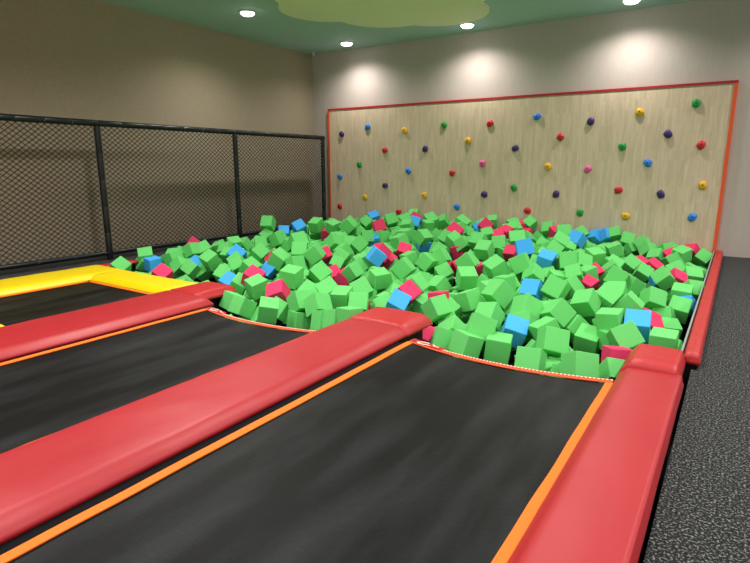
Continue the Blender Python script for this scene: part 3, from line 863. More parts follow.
s -6.733 9.076 0.104 0.112 -0.083 0.912 -0.386 0.200
s -5.230 6.426 0.113 -0.203 -0.829 -0.476 -0.212 0.200
s -4.420 10.186 0.212 0.525 0.630 0.157 -0.550 0.200
s -4.304 8.952 0.191 0.898 0.081 -0.039 -0.430 0.200
s -4.380 8.669 0.176 -0.345 0.358 0.775 0.389 0.200
g -4.471 7.100 0.111 -0.936 0.192 -0.295 0.023 0.200
s -4.778 8.463 0.200 0.224 0.258 -0.934 0.106 0.200
s -3.209 9.417 0.183 -0.451 0.440 0.548 0.551 0.200
s -0.660 9.858 0.063 -0.330 -0.164 -0.744 -0.557 0.200
g -4.470 6.420 0.070 -0.524 -0.743 -0.168 -0.382 0.200
s -3.552 7.031 0.109 0.584 -0.742 0.117 0.308 0.200
g -2.187 7.576 0.175 0.416 -0.295 0.511 0.692 0.200
s -7.270 10.125 0.118 -0.113 -0.708 0.122 0.686 0.200
s -4.777 5.185 0.012 -0.509 -0.651 -0.260 0.500 0.200
s -5.979 7.980 0.167 0.195 0.168 0.929 0.265 0.200
s -3.612 9.996 0.173 0.954 0.110 0.193 -0.202 0.200
s -5.754 9.683 0.186 -0.825 -0.464 0.126 0.298 0.200
s -5.896 8.326 0.155 -0.074 0.744 0.619 -0.240 0.200
g -2.424 8.223 0.182 -0.002 -0.985 0.088 -0.151 0.200
s -2.383 7.247 0.114 -0.163 -0.490 -0.087 -0.852 0.200
g -0.849 5.256 0.005 -0.025 -0.947 0.140 -0.289 0.200
g -3.165 5.786 0.030 -0.760 0.287 0.043 -0.582 0.200
s -3.136 8.346 0.163 0.054 0.963 -0.138 -0.227 0.200
g -1.454 5.257 -0.003 -0.551 0.029 -0.717 -0.425 0.200
s -7.246 8.068 0.045 -0.622 0.022 -0.707 -0.335 0.200
s -3.646 9.784 0.182 0.474 0.698 0.408 -0.350 0.200
s -6.237 6.154 0.036 0.089 -0.063 0.630 0.769 0.200
g -1.846 7.465 0.168 -0.384 -0.236 0.781 -0.432 0.200
g -2.428 8.426 0.187 0.397 -0.572 -0.179 0.695 0.200
s -4.232 9.467 0.192 -0.384 0.701 -0.339 -0.496 0.200
s -4.714 8.685 0.173 0.950 -0.241 0.036 -0.193 0.200
g -0.360 8.213 0.020 0.031 -0.500 -0.865 0.021 0.200
s -6.684 7.004 0.069 0.380 0.003 0.658 0.650 0.200
g -4.486 5.399 0.044 0.332 -0.013 0.376 0.865 0.200
s -3.790 9.533 0.178 -0.489 0.705 -0.465 -0.216 0.200
s -7.252 9.393 0.061 -0.779 0.106 0.580 0.214 0.200
s -5.575 10.173 0.183 -0.652 -0.488 -0.207 0.541 0.200
s -1.673 5.359 0.015 0.460 -0.787 0.342 0.230 0.200
g -3.756 5.725 0.052 -0.049 0.205 -0.637 0.742 0.200
s -4.745 7.881 0.149 -0.798 -0.340 -0.448 0.217 0.200
s -7.230 5.066 -0.015 0.200 0.794 0.157 -0.552 0.200
s -6.872 9.441 0.014 -0.500 0.685 -0.054 0.527 0.200
s -5.221 9.084 0.110 -0.486 -0.238 -0.032 -0.841 0.200
s -2.259 6.022 -0.012 0.888 0.198 0.146 0.389 0.200
s -1.018 10.003 0.035 -0.737 -0.587 -0.316 -0.112 0.200
s -7.260 8.424 -0.016 -0.066 0.099 -0.147 0.982 0.200
s -3.710 8.938 0.124 0.474 -0.771 0.356 0.234 0.200
s -6.990 5.461 -0.084 0.438 0.217 -0.508 0.709 0.200
s -7.080 8.919 -0.002 0.156 -0.948 -0.261 0.091 0.200
s -6.302 6.358 -0.036 -0.636 0.560 -0.400 -0.351 0.200
s -6.201 7.192 0.050 -0.133 -0.180 -0.589 0.777 0.200
s -6.151 8.038 0.104 0.251 0.917 -0.296 -0.098 0.200
g -3.007 9.955 0.119 -0.471 0.302 0.299 -0.773 0.200
s -5.424 9.725 0.096 -0.060 0.545 0.090 -0.832 0.200
s -1.804 6.167 -0.029 -0.366 0.442 0.540 -0.616 0.200
s -3.939 4.911 -0.060 0.818 0.098 0.424 -0.376 0.200
s -1.634 9.363 0.074 -0.488 0.044 -0.755 -0.436 0.200
s -4.649 5.643 -0.032 -0.494 0.846 -0.200 -0.005 0.200
s -6.259 8.946 0.058 0.618 0.102 -0.401 -0.668 0.200
s -4.710 7.245 0.063 -0.136 -0.746 -0.439 -0.482 0.200
s -6.541 8.892 0.089 0.118 0.595 0.385 0.696 0.200
s -5.114 8.834 0.163 0.264 -0.159 0.951 -0.001 0.200
s -6.525 9.171 0.069 -0.500 0.591 -0.633 -0.007 0.200
g -0.428 8.609 -0.011 0.179 0.628 -0.745 -0.135 0.200
s -4.656 7.010 0.091 -0.260 -0.173 -0.636 0.706 0.200
s -2.468 7.449 0.060 0.446 0.230 0.581 0.641 0.200
s -4.852 8.922 0.136 -0.613 0.095 0.077 -0.780 0.200
s -4.640 9.853 0.100 -0.226 -0.820 -0.520 0.073 0.200
s -4.199 9.740 0.103 -0.983 0.150 -0.053 0.091 0.200
s -4.128 4.832 -0.051 0.205 0.164 0.962 -0.069 0.200
s -2.656 8.465 0.097 0.366 -0.026 0.181 -0.913 0.200
s -6.886 6.234 -0.052 -0.333 0.469 -0.192 -0.795 0.200
g -3.061 4.841 -0.065 -0.846 0.343 -0.397 0.098 0.200
s -2.606 5.229 -0.074 0.597 -0.673 -0.348 0.263 0.200
s -4.112 8.783 0.118 -0.272 -0.367 -0.834 0.309 0.200
s -6.023 7.627 0.049 0.304 -0.031 -0.088 -0.948 0.200
s -4.523 4.648 -0.075 0.232 0.805 -0.284 0.467 0.200
s -5.611 8.409 0.089 -0.567 0.738 -0.076 -0.358 0.200
s -2.040 7.500 0.061 -0.031 -0.133 -0.133 -0.982 0.200
s -1.792 8.175 0.083 0.371 -0.314 -0.422 -0.766 0.200
s -4.706 9.278 0.113 -0.012 -0.928 -0.369 -0.048 0.200
s -4.568 9.587 0.144 -0.661 -0.130 -0.323 -0.664 0.200
s -2.675 6.981 0.065 -0.883 -0.100 -0.250 -0.383 0.200
s -7.004 7.970 0.028 0.057 -0.576 -0.813 -0.064 0.200
s -0.517 8.358 -0.003 0.300 -0.784 -0.397 -0.371 0.200
s -3.239 9.578 0.097 -0.907 0.109 -0.387 0.126 0.200
s -6.637 9.576 0.028 0.147 -0.584 0.003 0.799 0.200
s -5.912 10.085 0.115 -0.447 -0.016 0.843 -0.299 0.200
s -3.627 6.097 0.001 0.637 0.185 -0.271 0.698 0.200
s -3.119 7.127 0.087 0.853 -0.374 0.325 0.164 0.200
s -0.645 5.368 -0.091 0.887 -0.310 -0.218 0.264 0.200
s -7.254 6.400 -0.048 -0.441 0.113 0.629 -0.630 0.200
s -5.363 6.009 -0.027 -0.107 0.394 -0.291 -0.865 0.200
s -5.767 7.061 0.048 0.407 -0.517 0.636 0.405 0.200
g -1.779 4.448 -0.093 0.576 -0.074 -0.673 0.458 0.200
s -2.750 8.756 0.102 -0.393 -0.184 -0.592 0.679 0.200
s -6.696 9.841 0.040 -0.473 0.382 0.187 0.772 0.200
s -5.628 9.139 0.102 0.256 0.821 -0.509 -0.042 0.200
s -6.824 5.646 -0.059 -0.328 0.168 0.829 0.420 0.200
s -2.274 9.068 0.164 0.085 0.328 -0.456 -0.823 0.200
s -5.792 7.862 0.077 -0.909 0.109 0.223 0.334 0.200
s -6.287 8.227 0.069 -0.209 -0.045 -0.493 0.843 0.200
s -3.287 8.011 0.076 0.008 0.028 -0.405 0.914 0.200
s -1.860 7.863 0.073 0.324 -0.150 0.234 0.904 0.200
s -6.661 6.532 -0.022 -0.961 -0.060 0.221 -0.156 0.200
s -1.417 8.100 0.055 -0.091 0.567 -0.116 -0.811 0.200
s -5.613 6.408 0.014 0.311 -0.767 -0.508 0.238 0.200
s -7.074 6.835 -0.046 0.697 -0.327 0.040 0.637 0.200
s -6.400 8.388 0.063 0.260 0.930 0.253 0.052 0.200
s -1.004 6.564 -0.036 0.469 0.624 -0.539 -0.316 0.200
g -3.171 5.238 -0.047 0.403 0.777 -0.327 0.356 0.200
s -5.314 4.948 -0.080 -0.273 0.036 -0.044 0.960 0.200
s -3.029 7.613 0.063 0.273 -0.304 -0.911 -0.061 0.200
s -3.130 8.756 0.101 -0.245 -0.694 0.642 -0.217 0.200
s -2.673 6.230 -0.019 -0.195 0.054 -0.285 -0.937 0.200
s -5.703 9.913 0.109 0.504 -0.603 -0.435 0.439 0.200
s -1.205 6.025 -0.038 -0.061 -0.107 -0.698 0.706 0.200
s -5.446 8.538 0.089 0.221 0.960 0.157 0.062 0.200
s -6.507 8.589 0.051 -0.106 -0.236 -0.091 -0.962 0.200
s -0.678 6.746 -0.063 -0.315 0.194 0.487 -0.791 0.200
g -3.921 5.927 -0.034 0.814 -0.044 0.266 0.515 0.200
s -3.426 9.960 0.098 0.558 -0.398 -0.162 -0.710 0.200
s -1.669 8.566 0.126 0.697 -0.690 -0.178 -0.081 0.200
s -3.891 9.763 0.158 0.359 -0.169 0.706 0.587 0.200
g -0.369 5.086 -0.096 -0.158 0.311 -0.123 0.929 0.200
s -4.390 9.924 0.145 -0.747 0.584 -0.313 0.046 0.200
s -6.527 6.372 0.018 0.906 0.162 -0.387 0.049 0.200
g -3.529 5.099 -0.059 0.681 -0.223 0.147 0.682 0.200
s -7.019 7.637 -0.009 0.692 -0.517 -0.400 0.306 0.200
s -5.486 9.980 0.093 0.342 -0.359 0.293 0.817 0.200
s -2.181 7.054 0.029 0.425 -0.124 0.897 -0.001 0.200
s -5.795 8.583 0.114 -0.750 0.289 -0.590 -0.078 0.200
s -4.908 5.392 -0.049 -0.405 0.840 0.056 -0.357 0.200
s -4.554 8.991 0.097 0.282 0.318 -0.882 -0.205 0.200
s -3.522 10.178 0.091 -0.631 0.344 -0.424 0.551 0.200
g -5.490 4.243 -0.099 -0.873 -0.481 0.029 -0.069 0.200
s -2.595 9.360 0.105 0.130 -0.545 0.793 -0.238 0.200
s -4.642 6.512 0.000 -0.291 0.836 0.010 -0.464 0.200
s -6.142 9.953 0.074 -0.663 0.479 -0.513 -0.258 0.200
s -6.698 6.106 -0.052 0.258 0.896 -0.317 0.175 0.200
s -3.865 9.274 0.097 -0.329 0.030 -0.196 0.923 0.200
s -2.355 9.663 0.094 -0.363 -0.575 -0.228 -0.696 0.200
s -6.987 9.702 0.000 0.643 -0.735 -0.198 0.084 0.200
s -1.931 5.594 0.012 0.610 0.052 0.723 -0.320 0.200
s -2.973 5.892 -0.036 0.905 -0.159 0.011 0.395 0.200
s -5.214 5.856 -0.030 0.350 0.145 -0.902 0.208 0.200
s -6.744 7.399 -0.000 0.734 -0.462 0.320 -0.381 0.200
s -3.666 4.837 -0.075 0.045 0.994 -0.040 -0.088 0.200
s -0.931 5.421 -0.083 0.023 0.794 0.102 0.600 0.200
s -4.153 9.266 0.092 0.778 0.009 -0.025 -0.628 0.200
s -4.672 4.827 -0.091 0.328 -0.494 -0.083 -0.801 0.200
s -1.962 5.163 -0.050 0.647 -0.697 -0.309 -0.027 0.200
s -3.606 7.222 0.036 -0.816 0.191 0.523 0.153 0.200
s -4.518 7.786 0.065 -0.213 -0.522 0.824 -0.050 0.200
s -5.672 6.706 0.045 0.916 -0.061 -0.364 0.158 0.200
s -2.956 8.946 0.110 0.494 0.428 -0.637 0.409 0.200
s -2.752 7.344 0.046 0.537 -0.655 -0.005 0.532 0.200
s -5.934 9.006 0.099 0.465 0.642 -0.481 0.375 0.200
g -1.701 9.163 0.078 -0.575 -0.399 -0.686 0.198 0.200
s -6.114 7.827 0.111 0.712 0.536 0.454 -0.008 0.200
s -4.507 4.986 -0.087 -0.143 -0.914 -0.309 -0.221 0.200
s -7.082 9.375 0.004 0.403 0.558 0.459 -0.561 0.200
s -1.126 6.208 -0.042 -0.287 -0.565 0.468 0.616 0.200
s -5.692 8.228 0.118 0.274 -0.458 0.350 -0.770 0.200
s -4.005 8.430 0.103 0.239 -0.334 0.843 0.345 0.200
s -3.437 8.496 0.129 0.158 -0.731 0.559 -0.358 0.200
g -5.283 4.269 -0.100 -0.211 -0.766 -0.202 -0.572 0.200
s -3.262 7.531 0.058 -0.150 0.328 0.059 0.931 0.200
s -5.932 7.358 0.048 -0.175 0.082 -0.658 0.728 0.200
s -4.965 9.160 0.123 0.240 0.734 0.056 -0.633 0.200
s -6.848 4.736 -0.089 -0.819 0.430 -0.092 0.368 0.200
s -5.595 8.733 0.149 -0.072 -0.527 0.781 0.328 0.200
s -5.222 10.154 0.120 -0.440 -0.032 0.568 -0.695 0.200
s -6.919 8.742 0.015 -0.510 0.811 0.268 0.095 0.200
g -4.705 8.285 0.081 -0.855 0.157 -0.279 -0.407 0.200
s -1.619 6.131 -0.014 -0.196 -0.628 -0.741 0.133 0.200
s -4.221 4.539 -0.097 -0.524 0.626 -0.476 -0.328 0.200
s -6.316 9.566 0.062 -0.735 -0.293 0.521 -0.320 0.200
s -6.960 7.253 -0.030 -0.204 -0.096 0.416 0.881 0.200
s -5.555 6.182 -0.024 -0.145 0.749 -0.568 0.308 0.200
s -6.704 8.574 0.036 0.250 -0.668 0.638 0.290 0.200
s -2.565 9.965 0.117 -0.302 -0.593 0.420 0.617 0.200
s -2.526 8.839 0.118 -0.175 0.724 -0.505 -0.437 0.200
s -1.763 8.759 0.106 0.194 -0.327 -0.299 0.875 0.200
s -7.251 9.126 0.005 -0.190 -0.182 -0.193 -0.945 0.200
s -3.629 6.831 0.089 -0.724 -0.143 0.673 -0.044 0.200
s -3.369 6.070 -0.034 0.546 -0.639 -0.493 -0.226 0.200
s -4.007 4.478 -0.102 -0.931 -0.129 -0.149 0.306 0.200
s -0.345 7.482 -0.082 0.817 -0.492 0.297 -0.043 0.200
g -1.948 9.185 0.097 0.344 -0.072 0.827 0.438 0.200
s -4.697 7.542 0.059 -0.194 0.526 -0.796 0.229 0.200
s -2.823 8.296 0.090 0.523 -0.339 0.094 0.776 0.200
s -2.066 6.828 0.019 -0.427 -0.294 -0.595 0.613 0.200
s -3.783 6.458 0.025 -0.058 0.252 0.345 0.902 0.200
s -1.473 5.592 -0.066 0.780 0.175 0.277 0.533 0.200
g -3.097 4.178 -0.101 -0.491 -0.134 -0.724 0.467 0.200
s -4.846 8.025 0.085 -0.615 -0.008 -0.532 0.582 0.200
s -1.698 5.533 -0.052 -0.165 -0.960 -0.123 0.188 0.200
s -7.094 5.729 -0.074 0.266 0.615 -0.608 -0.426 0.200
s -6.078 9.669 0.070 0.377 -0.349 -0.723 0.462 0.200
g -4.266 7.530 0.049 -0.114 -0.401 -0.854 -0.310 0.200
s -6.156 7.022 0.070 0.343 -0.485 -0.690 -0.413 0.200
s -3.816 10.014 0.092 -0.786 0.187 0.565 0.166 0.200
s -2.169 9.811 0.092 -0.048 0.534 0.742 0.403 0.200
g -2.479 6.119 0.004 -0.367 -0.763 0.531 0.026 0.200
s -1.916 8.329 0.092 -0.090 -0.268 -0.707 0.648 0.200
s -3.746 4.427 -0.076 0.304 0.711 0.624 0.113 0.200
s -1.940 4.959 -0.082 -0.742 0.348 -0.488 0.301 0.200
g -2.228 7.421 0.083 -0.114 0.719 -0.595 -0.341 0.200
s -1.151 7.038 -0.016 0.950 0.308 0.044 0.010 0.200
g -6.615 4.231 -0.106 0.755 0.224 0.331 0.520 0.200
g -1.193 5.826 -0.065 -0.154 -0.095 -0.862 0.473 0.200
s -6.626 4.563 -0.074 -0.280 0.294 -0.909 0.093 0.200
s -3.358 8.826 0.097 0.922 0.003 -0.216 0.322 0.200
s -5.999 6.303 -0.013 0.174 -0.859 -0.406 -0.257 0.200
s -5.889 6.701 0.022 -0.718 -0.260 0.629 0.145 0.200
s -3.315 8.278 0.083 -0.768 -0.238 0.159 0.573 0.200
s -4.041 9.535 0.115 0.174 -0.084 -0.615 0.765 0.200
s -3.673 9.424 0.105 -0.891 0.379 0.203 -0.145 0.200
s -3.888 8.632 0.101 0.229 0.183 0.846 -0.446 0.200
s -4.807 4.997 -0.081 -0.525 -0.298 -0.330 -0.726 0.200
g -3.268 5.414 -0.042 0.515 0.437 -0.010 -0.737 0.200
s -2.370 5.792 -0.044 -0.252 0.494 0.489 0.673 0.200
s -1.076 7.257 -0.002 0.298 0.921 -0.171 0.185 0.200
s -2.682 9.138 0.113 0.488 0.444 -0.186 -0.728 0.200
s -7.176 7.853 -0.020 0.244 -0.401 -0.580 0.665 0.200
s -5.969 7.077 0.017 0.682 0.055 0.229 0.693 0.200
s -2.350 5.404 -0.053 0.456 -0.400 -0.787 0.110 0.200
s -3.625 8.216 0.109 0.361 0.077 0.927 0.069 0.200
s -5.285 6.243 -0.022 0.006 -0.049 0.995 -0.083 0.200
g -2.231 6.386 -0.012 -0.008 0.801 -0.454 0.391 0.200
g -5.091 6.124 -0.025 0.127 -0.552 -0.274 -0.777 0.200
s -2.560 8.265 0.083 0.466 0.532 0.396 -0.585 0.200
s -2.090 7.700 0.082 -0.635 -0.453 0.199 0.593 0.200
s -5.914 9.756 0.083 0.074 0.167 0.626 -0.758 0.200
s -6.918 8.511 0.013 0.251 -0.284 -0.549 0.745 0.200
s -5.228 6.992 0.045 -0.717 0.612 0.318 0.101 0.200
g -5.852 4.294 -0.104 0.185 -0.908 0.373 -0.050 0.200
g -4.794 4.540 -0.086 -0.404 0.818 0.182 -0.366 0.200
s -5.927 9.338 0.119 0.511 -0.263 0.449 -0.684 0.200
s -3.751 5.369 -0.073 -0.915 -0.168 0.204 0.304 0.200
s -5.825 6.499 -0.007 0.804 -0.123 -0.297 0.500 0.200
s -6.714 10.150 0.016 0.883 0.364 0.189 0.228 0.200
g -2.101 5.331 -0.046 0.484 0.643 -0.124 -0.580 0.200
s -7.089 10.096 0.001 0.117 0.098 -0.555 -0.817 0.200
s -5.769 6.268 -0.018 0.386 -0.584 0.446 -0.557 0.200
s -1.481 9.050 0.100 -0.679 0.138 -0.720 -0.032 0.200
g -5.970 5.140 -0.069 0.136 -0.139 -0.870 0.452 0.200
g -2.575 5.430 -0.067 0.429 0.609 0.298 -0.597 0.200
s -5.695 8.956 0.118 -0.374 -0.421 -0.289 0.774 0.200
s -6.377 10.194 0.055 -0.116 -0.425 -0.819 -0.369 0.200
s -2.468 9.111 0.105 -0.201 -0.097 -0.856 -0.467 0.200
s -1.092 6.718 -0.027 -0.783 -0.180 0.551 -0.226 0.200
g -3.180 5.041 -0.085 -0.014 0.999 0.032 -0.041 0.200
s -0.974 9.848 0.034 -0.466 0.025 -0.635 0.615 0.200
s -0.644 10.024 -0.021 -0.489 -0.435 -0.683 -0.325 0.200
s -2.540 9.577 0.097 0.052 0.672 -0.162 0.721 0.200
s -4.476 9.193 0.115 -0.131 -0.538 -0.831 -0.058 0.200
s -6.906 9.196 0.000 -0.255 0.543 -0.281 -0.749 0.200
s -6.696 9.295 0.027 0.094 -0.255 0.675 0.686 0.200
s -7.272 5.232 -0.095 0.073 -0.078 -0.882 -0.460 0.200
g -4.699 5.435 -0.068 0.013 -0.199 -0.928 -0.315 0.200
g -3.595 5.873 -0.023 0.329 -0.101 0.769 0.538 0.200
s -4.192 8.599 0.090 -0.451 -0.478 0.285 0.698 0.200
s -1.993 8.105 0.085 0.762 0.615 0.116 0.165 0.200
g -2.446 6.965 0.033 0.311 -0.866 0.285 -0.267 0.200
s -4.886 7.709 0.067 0.205 0.233 -0.733 -0.605 0.200
g -1.866 5.377 -0.055 0.318 0.736 0.574 -0.167 0.200
g -6.501 4.407 -0.101 0.056 -0.325 0.815 0.476 0.200
s -2.230 8.111 0.079 -0.365 -0.317 -0.869 -0.108 0.200
s -3.762 7.051 0.023 -0.182 -0.838 -0.454 0.244 0.200
s -2.608 8.081 0.148 0.362 -0.433 0.170 0.808 0.200
g -3.040 10.196 0.102 -0.242 0.418 -0.363 -0.797 0.200
s -5.432 9.053 0.119 0.251 -0.687 -0.674 -0.105 0.200
s -3.193 9.807 0.096 -0.212 -0.311 -0.789 -0.486 0.200
s -2.302 9.427 0.114 -0.080 0.854 0.316 0.406 0.200
s -2.031 9.414 0.091 0.572 -0.200 -0.585 -0.539 0.200
s -5.444 7.238 0.034 -0.815 0.299 -0.205 0.451 0.200
s -4.928 9.341 0.096 0.303 -0.541 0.520 0.587 0.200
s -4.280 10.128 0.105 0.451 0.470 -0.758 -0.030 0.200
s -1.684 7.560 0.058 -0.216 0.797 0.349 -0.442 0.200
g -6.766 6.781 -0.028 -0.332 0.727 -0.074 -0.596 0.200
s -0.824 6.147 -0.042 -0.788 -0.528 -0.175 0.263 0.200
g -2.332 6.690 0.001 0.431 0.365 -0.587 -0.580 0.200
s -1.617 8.984 0.025 0.570 -0.495 0.471 -0.456 0.200
s -5.819 7.255 -0.076 0.209 0.068 0.050 -0.974 0.200
s -3.727 8.478 -0.004 -0.189 -0.699 0.689 0.035 0.200
s -3.354 5.665 -0.100 0.115 -0.369 0.065 -0.920 0.200
s -4.990 8.089 -0.007 -0.521 0.742 0.139 -0.399 0.200
s -5.105 9.809 0.052 -0.116 -0.029 0.532 0.838 0.200
s -1.636 7.260 -0.055 -0.649 -0.696 0.303 -0.043 0.200
s -0.871 5.901 -0.170 -0.634 0.688 -0.351 0.050 0.200
s -5.267 8.864 0.000 0.268 0.772 0.515 -0.258 0.200
g -3.617 6.545 -0.096 -0.263 0.824 0.236 -0.443 0.200
s -4.018 5.587 -0.165 -0.447 0.722 -0.218 -0.481 0.200
s -7.126 9.924 -0.092 -0.626 0.031 -0.355 0.693 0.200
s -6.816 9.945 -0.070 0.411 -0.220 -0.182 0.866 0.200
s -6.078 8.238 -0.044 -0.721 0.120 -0.355 0.583 0.200
s -2.234 5.576 -0.137 -0.820 0.564 -0.076 0.054 0.200
g -3.352 4.956 -0.199 -0.437 -0.558 -0.329 0.624 0.200
s -4.163 8.320 0.048 -0.898 0.323 -0.267 -0.135 0.200
s -6.371 7.645 -0.079 0.154 0.961 0.051 -0.222 0.200
s -2.559 9.809 -0.007 0.034 0.718 -0.399 0.570 0.200
s -5.064 7.767 -0.025 0.485 0.605 -0.457 -0.436 0.200
s -3.701 8.260 -0.015 -0.358 -0.153 -0.893 0.227 0.200
s -2.408 7.778 -0.047 0.652 0.126 -0.741 -0.098 0.200
s -5.302 6.675 -0.036 0.521 0.002 -0.465 -0.716 0.200
s -4.019 7.924 -0.024 0.301 -0.841 -0.421 0.154 0.200
s -6.034 9.192 0.011 -0.021 0.127 0.737 0.664 0.200
s -6.468 6.552 -0.122 -0.393 -0.489 0.776 0.067 0.200
s -1.905 8.589 0.039 0.336 0.923 0.168 0.080 0.200
s -0.357 8.388 -0.132 -0.261 -0.075 0.188 0.944 0.200
s -6.099 6.729 -0.113 -0.016 0.503 -0.145 0.852 0.200
s -6.144 8.656 -0.008 -0.395 0.899 0.147 -0.120 0.200
s -6.468 6.188 -0.112 0.114 0.671 -0.047 0.731 0.200
s -3.778 5.054 -0.152 0.470 0.783 0.122 -0.389 0.200
s -4.149 6.042 -0.133 0.048 0.370 -0.451 0.811 0.200
s -3.759 4.589 -0.166 -0.448 0.161 -0.741 -0.473 0.200
s -0.635 8.881 -0.076 -0.355 -0.237 0.527 -0.735 0.200
s -4.358 9.481 0.049 0.478 0.586 0.616 -0.218 0.200
s -0.583 8.057 -0.157 -0.034 0.457 -0.525 0.717 0.200
s -5.326 9.324 0.008 -0.394 -0.877 -0.188 -0.202 0.200
s -1.862 9.733 -0.019 0.085 -0.895 0.389 0.201 0.200
s -2.353 6.103 -0.135 -0.076 -0.487 -0.132 0.860 0.200
g -6.843 4.398 -0.217 -0.532 0.307 -0.593 0.521 0.200
s -0.493 8.766 -0.134 0.144 -0.443 -0.349 -0.813 0.200
s -6.112 5.956 -0.133 -0.840 -0.014 -0.437 0.321 0.200
s -7.255 5.471 -0.150 -0.448 0.302 0.318 0.779 0.200
s -1.164 6.479 -0.127 -0.262 -0.163 0.787 0.534 0.200
s -7.167 7.204 -0.109 -0.335 0.805 -0.067 0.484 0.200
g -1.673 4.894 -0.173 0.340 -0.344 -0.389 -0.784 0.200
s -4.901 10.067 0.022 -0.278 0.927 -0.033 -0.250 0.200
s -0.691 9.680 -0.127 -0.239 -0.882 0.060 -0.402 0.200
s -2.544 6.487 -0.080 0.602 -0.731 -0.288 0.142 0.200
s -2.253 8.473 0.009 -0.521 -0.624 0.437 0.385 0.200
s -4.870 4.735 -0.195 -0.502 0.582 -0.436 0.468 0.200
s -2.092 6.609 -0.080 0.800 -0.307 -0.043 -0.514 0.200
s -2.619 7.169 -0.043 -0.042 0.270 0.006 0.962 0.200
g -0.967 4.126 -0.208 -0.577 -0.316 -0.340 0.673 0.200
s -6.037 6.527 -0.058 0.708 -0.698 -0.070 -0.081 0.200
s -5.038 8.719 0.006 0.413 -0.114 0.656 0.622 0.200
s -2.847 6.525 -0.073 0.896 0.187 -0.377 -0.144 0.200
s -1.090 7.556 -0.071 -0.482 -0.686 0.523 0.153 0.200
s -3.705 9.630 -0.017 -0.244 0.802 -0.120 -0.532 0.200
s -3.146 6.081 -0.092 -0.408 -0.661 -0.594 0.210 0.200
s -7.275 8.694 -0.073 0.533 0.718 -0.312 0.320 0.200
g -5.522 4.411 -0.138 0.368 -0.639 0.613 -0.285 0.200
s -4.537 9.358 -0.014 -0.599 -0.547 -0.584 -0.015 0.200
s -2.809 7.170 -0.065 -0.148 0.977 0.146 -0.040 0.200
s -5.718 5.971 -0.151 -0.513 0.646 0.564 0.037 0.200
s -2.771 5.375 -0.181 -0.686 -0.433 -0.571 -0.124 0.200
s -5.062 5.716 -0.119 -0.312 0.400 -0.092 -0.857 0.200
s -5.488 7.687 -0.044 -0.046 -0.550 -0.828 0.097 0.200
s -6.499 5.724 -0.176 0.482 0.798 0.302 -0.200 0.200
s -5.722 7.625 -0.057 -0.300 0.755 -0.079 -0.577 0.200
s -3.173 6.298 -0.129 -0.458 -0.075 0.151 0.873 0.200
s -2.463 10.166 0.029 -0.885 0.178 -0.353 -0.247 0.200
s -6.848 7.786 -0.114 -0.104 0.001 -0.664 0.741 0.200
s -4.798 5.614 -0.147 -0.851 0.103 -0.501 0.116 0.200
s -0.409 7.935 -0.172 -0.026 -0.921 -0.379 0.081 0.200
s -0.942 7.153 -0.093 0.258 0.757 -0.262 -0.539 0.200
s -1.956 6.285 -0.077 -0.272 -0.419 -0.802 -0.328 0.200
s -1.480 8.721 -0.051 -0.885 -0.149 0.361 0.251 0.200
s -7.236 7.383 -0.096 0.785 0.207 0.570 0.126 0.200
g -3.458 3.598 -0.217 -0.165 -0.921 -0.065 -0.347 0.200
s -5.512 9.393 0.031 0.118 0.355 -0.906 -0.196 0.200
s -4.517 7.063 -0.024 0.192 -0.500 -0.805 0.255 0.200
s -5.284 8.415 -0.004 0.151 -0.845 0.469 -0.209 0.200
s -4.823 6.912 -0.049 -0.606 -0.376 -0.433 -0.550 0.200
s -5.981 8.063 -0.043 0.421 -0.689 -0.218 -0.549 0.200
g -6.944 5.150 -0.181 -0.374 0.087 -0.137 -0.913 0.200
s -4.162 9.931 0.008 0.036 -0.935 0.270 0.229 0.200
s -3.923 7.417 -0.023 0.124 0.661 0.727 -0.137 0.200
s -2.918 5.562 -0.166 0.617 -0.590 -0.312 -0.417 0.200
s -5.023 9.001 0.004 -0.823 -0.346 -0.378 0.245 0.200
g -1.950 6.012 -0.071 0.526 0.712 -0.324 0.335 0.200
s -0.904 5.601 -0.131 0.422 -0.419 0.037 -0.803 0.200
s -0.962 8.484 -0.096 -0.002 0.226 -0.208 -0.952 0.200
s -1.204 5.454 -0.173 0.279 0.844 -0.346 -0.301 0.200
s -4.238 8.823 0.016 -0.204 0.893 0.335 -0.221 0.200
s -6.958 6.434 -0.133 -0.814 -0.473 0.267 -0.207 0.200
s -4.923 7.538 -0.048 -0.801 0.205 -0.330 -0.455 0.200
s -5.190 4.745 -0.186 -0.300 0.707 0.573 0.286 0.200
s -6.532 7.541 -0.042 0.314 0.899 -0.037 -0.304 0.200
s -5.374 6.954 -0.071 0.058 0.797 0.245 -0.550 0.200
s -6.731 5.423 -0.192 -0.189 -0.458 0.658 0.567 0.200
s -2.424 5.619 -0.127 0.135 -0.054 0.354 -0.924 0.200
s -4.567 8.000 -0.022 -0.209 -0.705 0.670 -0.102 0.200
s -2.984 8.450 0.017 0.006 -0.867 -0.489 0.100 0.200
s -1.636 7.876 -0.048 0.949 -0.247 -0.114 -0.158 0.200
s -4.369 5.426 -0.131 -0.195 0.072 0.748 -0.630 0.200
s -3.395 6.338 -0.106 0.065 -0.024 0.694 -0.716 0.200
s -2.513 5.935 -0.102 0.640 0.748 0.081 0.159 0.200
s -1.352 8.932 -0.050 -0.618 -0.123 0.640 -0.439 0.200
s -6.154 5.771 -0.132 -0.069 -0.718 0.085 -0.688 0.200
s -4.489 7.420 -0.022 0.729 0.589 0.011 -0.349 0.200
g -2.973 5.370 -0.159 -0.680 -0.230 -0.272 -0.641 0.200
s -4.991 4.419 -0.205 0.718 -0.151 -0.096 -0.673 0.200
s -6.516 10.083 -0.055 0.095 -0.369 0.610 -0.695 0.200
s -2.581 6.929 -0.094 -0.589 0.679 -0.417 -0.135 0.200
